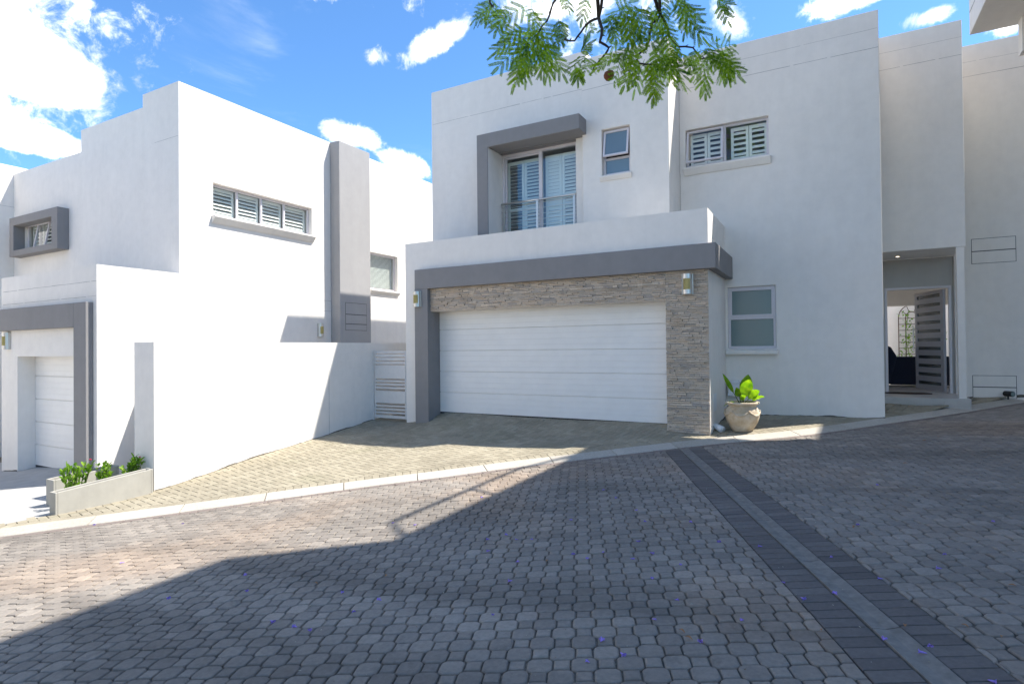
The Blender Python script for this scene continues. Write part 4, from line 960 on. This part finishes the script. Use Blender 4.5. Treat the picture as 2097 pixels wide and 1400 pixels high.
mb.build('pot_body', POTM, PT, smooth=True)
mb = MB()   # relief garland: swags and rosettes
for s in range(6):
    a0 = s*math.pi/3
    pts = []
    for k in range(9):
        t = k/8; a = a0+t*math.pi/3; zz = (.355-.075*math.sin(t*math.pi))*k_; rr_ = np.interp(zz/k_, [q[1] for q in prof[1:9]], [q[0] for q in prof[1:9]])
        pts.append((px_+math.cos(a)*(rr_+.004), py_+math.sin(a)*(rr_+.004), pz_+zz))
    mb.tube(pts, [.010, .014, .017, .020, .021, .020, .017, .014, .010], 7)
    cx, cy = px_+math.cos(a0)*.268, py_+math.sin(a0)*.268
    for q in range(6):
        b_2 = q*math.pi/3; mb.tube([(cx-math.sin(a0)*.018*math.cos(b_2), cy+math.cos(a0)*.018*math.cos(b_2), pz_+.35*k_+.018*math.sin(b_2)), (cx+math.cos(a0)*.012, cy+math.sin(a0)*.012, pz_+.35*k_)], [.012, .008], 6)
for i in range(len(mb.v)):
    v = mb.v[i]; q = .006*math.sin(v[0]*190)*math.cos(v[2]*170); mb.v[i] = (v[0]+q, v[1]+q, v[2]+q)
mb.build('relief_garland', POTM, PT, smooth=True)
mb = MB(); mb.prism([(px_+.21*math.cos(a), py_+.21*math.sin(a)) for a in np.linspace(0, 2*math.pi, 25)[:-1]], pz_+.40*k_, pz_+.455*k_); mb.build('potting_soil', SOIL, PT)
PP = thing('broadleaf_plant', 'bright green broad-leaved plant growing in the round stone pot', 'plant', (px_, py_, pz_+.45*k_))
def big_leaf(base, tip, width, bend=.03, fold=.25, side=None, stalk=.35, wob=0):
    base, tip = Vector(base), Vector(tip)+Vector((.01, -.13, 0)); d = tip-base; L = d.length; d.normalize()
    s = Vector(side) if side else d.cross(Vector((0, -1, .3)))
    s = (s-d*s.dot(d)).normalized(); nrm = d.cross(s).normalized()
    mb = MB(); n = 10; p0 = base+d*L*stalk
    for i in range(n+1):
        t = i/n; c = p0+(tip-p0)*t+nrm*bend*math.sin(t*math.pi)+Vector((0, 0, -bend*t*t))
        w_ = width*math.sin(math.pi*min(1, t**.8*.98+.02))**.75 if t < 1 else .001
        for q in (-1, -.5, 0, .5, 1): mb.v.append(tuple(c+s*w_*q*.5+nrm*(fold*w_*abs(q)*.5+.006*math.sin(i*1.9+q*2))))
    for i in range(n):
        for q in range(4): a = i*5+q; mb.f.append((a, a+1, a+6, a+5))
    mb.build('leaf', LEAFP, PP, smooth=True, normals=False)
    st = MB(); st.tube([base, base+(p0-base)*.5+nrm*.01, p0+d*L*.12], [.009, .007, .003], 6); st.build('stem', STEM, PP, smooth=True)
bz = pz_+.45*k_
big_leaf((px_-.03, py_, bz), (-1.60, 10.42, -.465), .075, .0, .5, (.5, .0, .6), .38)
big_leaf((px_+.0, py_+.02, bz), (-1.22, 10.62, -.455), .21, .03, .2, (1, 0, -.1), .30)
big_leaf((px_+.01, py_-.02, bz), (-1.17, 10.36, -.52), .20, .035, .25, (1, .2, -.15), .28)
big_leaf((px_+.02, py_-.02, bz), (-1.03, 10.40, -.70), .14, .03, .25, (.5, .3, -.8), .35)
big_leaf((px_+.03, py_, bz), (-.95, 10.46, -.82), .10, .02, .3, (.2, .6, -.5), .4)
big_leaf((px_-.04, py_-.02, bz), (-1.58, 10.36, -.98), .11, .03, .2, (.2, -.7, .4), .25)
big_leaf((px_-.01, py_-.05, bz), (-1.24, 10.22, -.78), .09, .02, .3, (1, 0, .2), .35)
big_leaf((px_-.02, py_+.05, bz), (-1.42, 10.66, -.68), .12, .03, .2, (1, 0, .2), .4)

# ================================================================== jacaranda overhead
JT = thing('jacaranda_tree', 'jacaranda branches with feathery green leaves hanging in from the top of the view', 'tree', (-2.6, -4.2, -1.95))
exec_br = None
BRANCHES, FRONDS = BR, FR
mb = MB()
mb.tube([(-2.6, -4.2, -2.3), (-2.55, -4.1, -1.0), (-2.45, -3.9, .8), (-2.3, -3.5, 2.6)], [.26, .20, .17, .14], 12); mb.build('trunk', BARK, JT, smooth=True)
mb = MB()
mb.tube([(-2.3,-3.5,2.6), (-2.0,-2.2,3.6), (-1.6,-.6,4.1), (-1.3,1.0,4.0), (-1.15,2.2,3.4), (-1.05,2.75,2.7)], [.12,.10,.08,.06,.04,.02], 8)
mb.tube([(-2.3,-3.5,2.6), (-3.4,-4.6,4.6), (-4.0,-5.6,6.8), (-3.6,-6.3,9)], [.12,.10,.08,.04], 8)
mb.tube([(-2.3,-3.5,2.6), (-1.4,-4.8,5.2), (-1.0,-6,8)], [.10,.08,.04], 8)
hub = Vector((-1.05, 2.75, 2.7))
for k, v in BRANCHES.items():
    p0 = Vector(v[0]); mb.tube([hub, (hub+p0)/2+Vector((0, 0, .06)), p0], [.02, .013, .009], 6)
mb.build('limb', BARK, JT, smooth=True)
rr = random.Random(21)
for k, v in BRANCHES.items():
    mb = MB(); n = len(v); pts = [Vector(v[0])]
    for i in range(n-1):
        a, b2 = Vector(v[i]), Vector(v[i+1])
        pts += [(a+b2)/2+Vector((rr.uniform(-1, 1), rr.uniform(-1, 1), rr.uniform(-1, 1)))*.006, b2]
    r0 = .0085 if k in ('b4', 'b3', 'b2') else .007
    mb.tube(pts, [r0*(1-.6*i/len(pts)) for i in range(len(pts))], 6)
    for i in range(2, len(pts)):
        d = Vector((rr.uniform(-1, 1), rr.uniform(-1, 1), rr.uniform(-1, 1))).normalized()*.018; mb.tube([pts[i], pts[i]+d], [.004, .002], 4)
    mb.build('branch', BARK, JT, smooth=True)
lf = MB()
def frond(p0, p1, rr):
    """twice-pinnate leaf: rachis, paired pinnae, paired leaflets"""
    p0, p1 = Vector(p0), Vector(p1); L = (p1-p0).length; d = (p1-p0).normalized()
    sd_ = d.cross(Vector((.48+rr.uniform(-.5, .5), -.88+rr.uniform(-.5, .5), rr.uniform(-.5, .5)))).normalized(); sag = Vector((0, 0, -.12*L))
    np_ = max(4, int(L/.033)); prev = p0; nm = d.cross(sd_)
    def R(t): return p0+(p1-p0)*t+sag*(t*t)-sag*t*.3
    for i in range(8):
        a, b2 = R(i/8), R((i+1)/8); w_ = sd_*.0014; lf.add([a-w_, a+w_, b2+w_, b2-w_], [(0,1,2,3)])
    for i in range(np_+1):
        t = .12+.88*i/np_; c = R(t); PLn = .090*(1-.55*abs(t-.45))*rr.uniform(.85, 1.1)*(1 if L > .13 else .75)
        for sgn in ((-1, 1) if i < np_ else (0,)):
            pd = (d*(.75+.5*t)+sd_*sgn*(1.15-.35*t)+nm*rr.uniform(-.35, .35)+Vector((0, 0, -.35))).normalized()
            ps = pd.cross(nm+Vector((rr.uniform(-.3, .3),)*3)).normalized(); m = 9
            w_ = ps*.0011; e = c+pd*PLn; lf.add([c-w_, c+w_, e+w_, e-w_], [(0,1,2,3)])
            for q in range(m):
                u = (q+.7)/m; cc = c+pd*PLn*u; ll = .0135*(1-.55*abs(u-.4)); 
                for s2 in (-1, 1):
                    ld = (pd*.85+ps*s2*.9).normalized()*ll; lw = pd*.0042+nm*rr.uniform(-.0015, .0015)
                    lf.add([cc, cc+ld*.5+lw, cc+ld, cc+ld*.5-lw], [(0,1,2,3)])
for q_, (p0, p1) in enumerate(FRONDS):
    if q_ % 3 != 2: frond(p0, p1, rr)
for q_ in range(85):      # the rest of the bough, above the view
    th_ = rr.uniform(0, 6.28); R_2 = rr.uniform(.05, .75); zc = rr.uniform(2.35, 3.3)
    a = Vector((-1.1+math.cos(th_)*R_2, 2.85+math.sin(th_)*R_2*.7, zc)); d = Vector((math.cos(th_), math.sin(th_), rr.uniform(-1.2, .1))).normalized()*rr.uniform(.15, .26)
    frond(a, a+d, rr)
lf.build('foliage', LEAF, JT, normals=False)
mb = MB(); c = (-.95, 2.77, 1.36); mb.lathe([(.001,-.028),(.014,-.024),(.026,-.008),(.028,.006),(.022,.020),(.008,.026),(.001,.027)], c, 14)
mb.v = [((v[0]-c[0])*1.0+c[0], (v[1]-c[1])*.45+c[1], v[2]) for v in mb.v]; mb.build('seed_pod', POD, JT, smooth=True)
# crown of the same tree, above and behind the viewpoint
mb = MB(); mp = MB()
for (cx, cy, cz, R0, n) in ((-3.6,-6.4,9.2,2.6,2600), (-1.0,-6.2,8.4,2.2,2000), (-4.6,-5.2,6.8,1.9,1400), (-2.4,-8.0,10.6,2.3,1600), (-5.8,-7.6,8.6,1.9,1400)):
    for k in range(n):
        v = Vector((rr.gauss(0, 1), rr.gauss(0, 1), rr.gauss(0, 1))).normalized()*R0*rr.uniform(.35, 1)**.6
        c = (cx+v.x, cy+v.y, cz+v.z*.75)
        leafquad(mp if (rr.random() < .3 and v.z > -.4) else mb, c, rr.uniform(.08, .17), rr)
mb.build('crown', LEAF, JT, normals=False); mp.build('blossom', PURPLE, JT, normals=False)
# evergreen trees across the road, mirrored in the upper window
for (cx, cy, h, R0, lb) in ((2.5,-9.5,9.5,2.8,'dense green tree across the road to the right, seen only in reflections'), (-9.5,-10.0,8.0,2.2,'small green tree across the road to the left, seen only in reflections')):
    t = thing('evergreen_tree', lb, 'tree', (cx, cy, -1.9))
    mb = MB(); mb.tube([(cx, cy, -2.4), (cx+.1, cy, h*.3), (cx, cy+.1, h*.7)], [.22, .16, .06], 10)
    for k in range(7): a = k*.9; mb.tube([(cx, cy, h*.35+k*.4), (cx+math.cos(a)*R0*.6, cy+math.sin(a)*R0*.6, h*.55+k*.5)], [.07, .02], 6)
    mb.build('trunk', BARK, t, smooth=True)
    mb = MB()
    for k in range(12):
        a = rr.uniform(0, 6.28); c0 = (cx+math.cos(a)*R0*.55, cy+math.sin(a)*R0*.55, h*rr.uniform(.45, .95))
        for q in range(330):
            v = Vector((rr.gauss(0, 1), rr.gauss(0, 1), rr.gauss(0, 1))).normalized()*R0*.55*rr.uniform(.2, 1); leafquad(mb, (c0[0]+v.x, c0[1]+v.y, c0[2]+v.z*.8), rr.uniform(.09, .16), rr)
    mb.build('crown', LEAF, t, normals=False)

# grime where walls meet the paving
GRIME = simple('wall_foot_grime', (.13, .115, .095), 1, 0, .1, 25, .4)
def grime(F, root, u0, u1, zf, hmax=.03):
    mb = MB(); u = u0; h = .012
    while u < u1:
        e = min(u1, u+rr.uniform(.03, .10)); h2 = max(.004, min(hmax, h+rr.uniform(-.010, .010)))
        mb.add([F(u, .0022, zf(u)-.03), F(e, .0022, zf(e)-.03), F(e, .0022, zf(e)+h2), F(u, .0022, zf(u)+h)], [(0,1,2,3)]); u = e; h = h2
    mb.build('foot_grime', GRIME, root, normals=False)
grime(Fr('x', -9.10), B_, 5.15, 10.0, lambda u: gz(-9.08, u), .022)
grime(Fr('y', 11.77), H, -1.74, .82, lambda u: gz(u, 11.75), .03)
grime(Fr('x', -1.75), H, 10.0, 11.77, lambda u: gz(-1.73, u), .03)
grime(Fr('y', 14.2), H, 2.31, 5, lambda u: gz(u, 14.18), .03)
grime(Fr('y', 5.214), K, -14.4, -13.81, lambda u: gz(u, 5.2), .03)
# ================================================================== litter on the road
BL = [(-2.75,2.82),(-2.92,2.51),(-3.18,2.52),(-4.15,3.04),(-2.47,4.09),(-2.13,3.9),(-2.28,4.44),(-1.79,4.21),(-1.57,4.27),(-0.94,4.15),(-1.4,4.6),(-1.06,3.85),(-0.91,3.28),(-1.07,2.72),(-0.17,3.81),(0.02,3.9),(-0.45,3.4),(-0.85,3.57),(-1.09,2.93),(-1.82,3.06),(-1.07,5.19),(-0.78,4.75),(-2.29,6.26),(-2.0,5.94),(-1.46,5.14),(-1.32,4.19),(-1.62,4.1),(-0.29,4.03),(-1.68,5.5),(0.21,3.39),(0.38,3.31),(0.57,3.14),(0.4,3.42),(0.6,4.5),(0.65,4.81),(0.27,4.23),(-0.02,4.56),(0.17,5.42),(0.41,6.82),(1.09,5.65),(-0.96,2.86),(-0.6,3.12),(-1.22,4.36),(-2.18,5.06),(-2.63,4.35),(-2.38,4.41),(-2.53,4.5),(-3.93,4.62),(-3.63,4.6),(-3.56,5.7),(-7.87,3.75),(-6.6,4.05),(-5.7,2.95),(-3.85,2.83),(-4.35,2.54),(-3.05,3.01),(-2.81,2.53),(-2.67,3.0),(-1.97,3.56),(-0.46,4.68)]
def blossom_mesh(seed):
    r2 = random.Random(seed); mb = MB(); L = r2.uniform(.022, .032)
    prof = [(.0015, 0), (.004, .3), (.0065, .7), (.007, 1.0)]; ring = []
    for r, t in prof: ring.append([(t*L, r*math.cos(a), .0065+r*math.sin(a)*.7) for a in np.linspace(0, 2*math.pi, 9)[:-1]])
    for q in ring: mb.v += q
    for i in range(3):
        for k in range(8): mb.f.append((i*8+k, i*8+(k+1)%8, i*8+8+(k+1)%8, i*8+8+k))
    for k in range(5):
        a = k*1.257+r2.uniform(-.2, .2); c = Vector((L, math.cos(a)*.006, .0065+math.sin(a)*.004)); d = Vector((r2.uniform(.2, .6), math.cos(a), math.sin(a)*.5)).normalized()*.010; s_ = Vector((0, -math.sin(a), math.cos(a)))*.0055
        p = [c-s_*.6, c+s_*.6, c+d+s_, c+d*1.2, c+d-s_]; mb.add([(v.x, v.y, max(v.z, .001)) for v in p], [(0,1,2,3,4)])
    me = bpy.data.meshes.new('fallen_blossom'); me.from_pydata(mb.v, [], mb.f); me.materials.append(PURPLE); return me
bms = [blossom_mesh(k) for k in range(5)]
for k, (x, y) in enumerate(BL):
    o = bpy.data.objects.new('fallen_blossom', bms[k % 5]); COL.objects.link(o); o.location = (x, y, PL(x, y)+.001); o.rotation_euler = (0, 0, rr.uniform(0, 6.28)); s_ = rr.uniform(.6, 1.05); o.scale = (s_, s_, s_)
    tag(o, 'tiny violet jacaranda blossom fallen on the grey cobbled road', 'blossom', 'fallen jacaranda blossoms on the road')
DL = [(1.11,9.58),(-0.26,9.4),(1.31,9.91),(0.74,7.95),(0.15,5.31),(0.32,3.59),(0.58,3.67),(-0.67,3.11),(-0.72,3.18),(-2.96,3.38),(-1.9,3.98),(-0.06,3.42),(0.71,3.6),(0.9,4.3),(-3.4,3.1)]
mb = MB(); dlm = bpy.data.meshes.new('dead_leaf'); n = 7; vs, fs = [], []
for i in range(n+1):
    t = i/n; w_ = .010*math.sin(math.pi*min(.98, t*.95+.03)); z = .004+.006*math.sin(t*3.1)+.004*t
    vs += [((t-.5)*.045, -w_, z+w_*.5), ((t-.5)*.045, 0, z), ((t-.5)*.045, w_, z+w_*.6)]
for i in range(n): fs += [(i*3, i*3+1, i*3+4, i*3+3), (i*3+1, i*3+2, i*3+5, i*3+4)]
dlm.from_pydata(vs, [], fs); dlm.materials.append(DEAD)
for x, y in DL:
    o = bpy.data.objects.new('dead_leaf', dlm); COL.objects.link(o); o.location = (x, y, PL(x, y)+.001); o.rotation_euler = (0, 0, rr.uniform(0, 6.28)); s_ = rr.uniform(.6, 1.2); o.scale = (s_, s_, s_)
    tag(o, 'small curled brown dead leaf lying on the cobbled road', 'leaf', 'dead leaves on the road')
# fine grit and seed specks caught in the joints
GRIT = island('grit', [(0, (.55, .52, .45)), (.6, (.35, .30, .22)), (1, (.20, .12, .07))], .9)
mb = MB()
for k in range(900):
    x, y = rr.uniform(-5, 2), rr.uniform(1.4, 9)
    if kerb_near(x, y)[0] > -.15 or not near_view(x, y): continue
    s_ = rr.uniform(.0015, .0045); z = PL(x, y)+.001; a = rr.uniform(0, 6.28); e = rr.choice((1, 1, 2.5)); 
    c, s3 = math.cos(a)*s_*e, math.sin(a)*s_*e; c2, s2 = -math.sin(a)*s_, math.cos(a)*s_
    mb.add([(x+c, y+s3, z), (x+c2, y+s2, z), (x-c, y-s3, z), (x-c2, y-s2, z), (x, y, z+s_)], [(0,1,4),(1,2,4),(2,3,4),(3,0,4)])
tag(mb.build('grit', GRIT, normals=False), 'scattered pale grit and seed specks on the cobbles', 'grit', None, 'stuff')
for o in bpy.data.objects:
    if o.get('kind') == 'structure' and 'label' not in o: pass
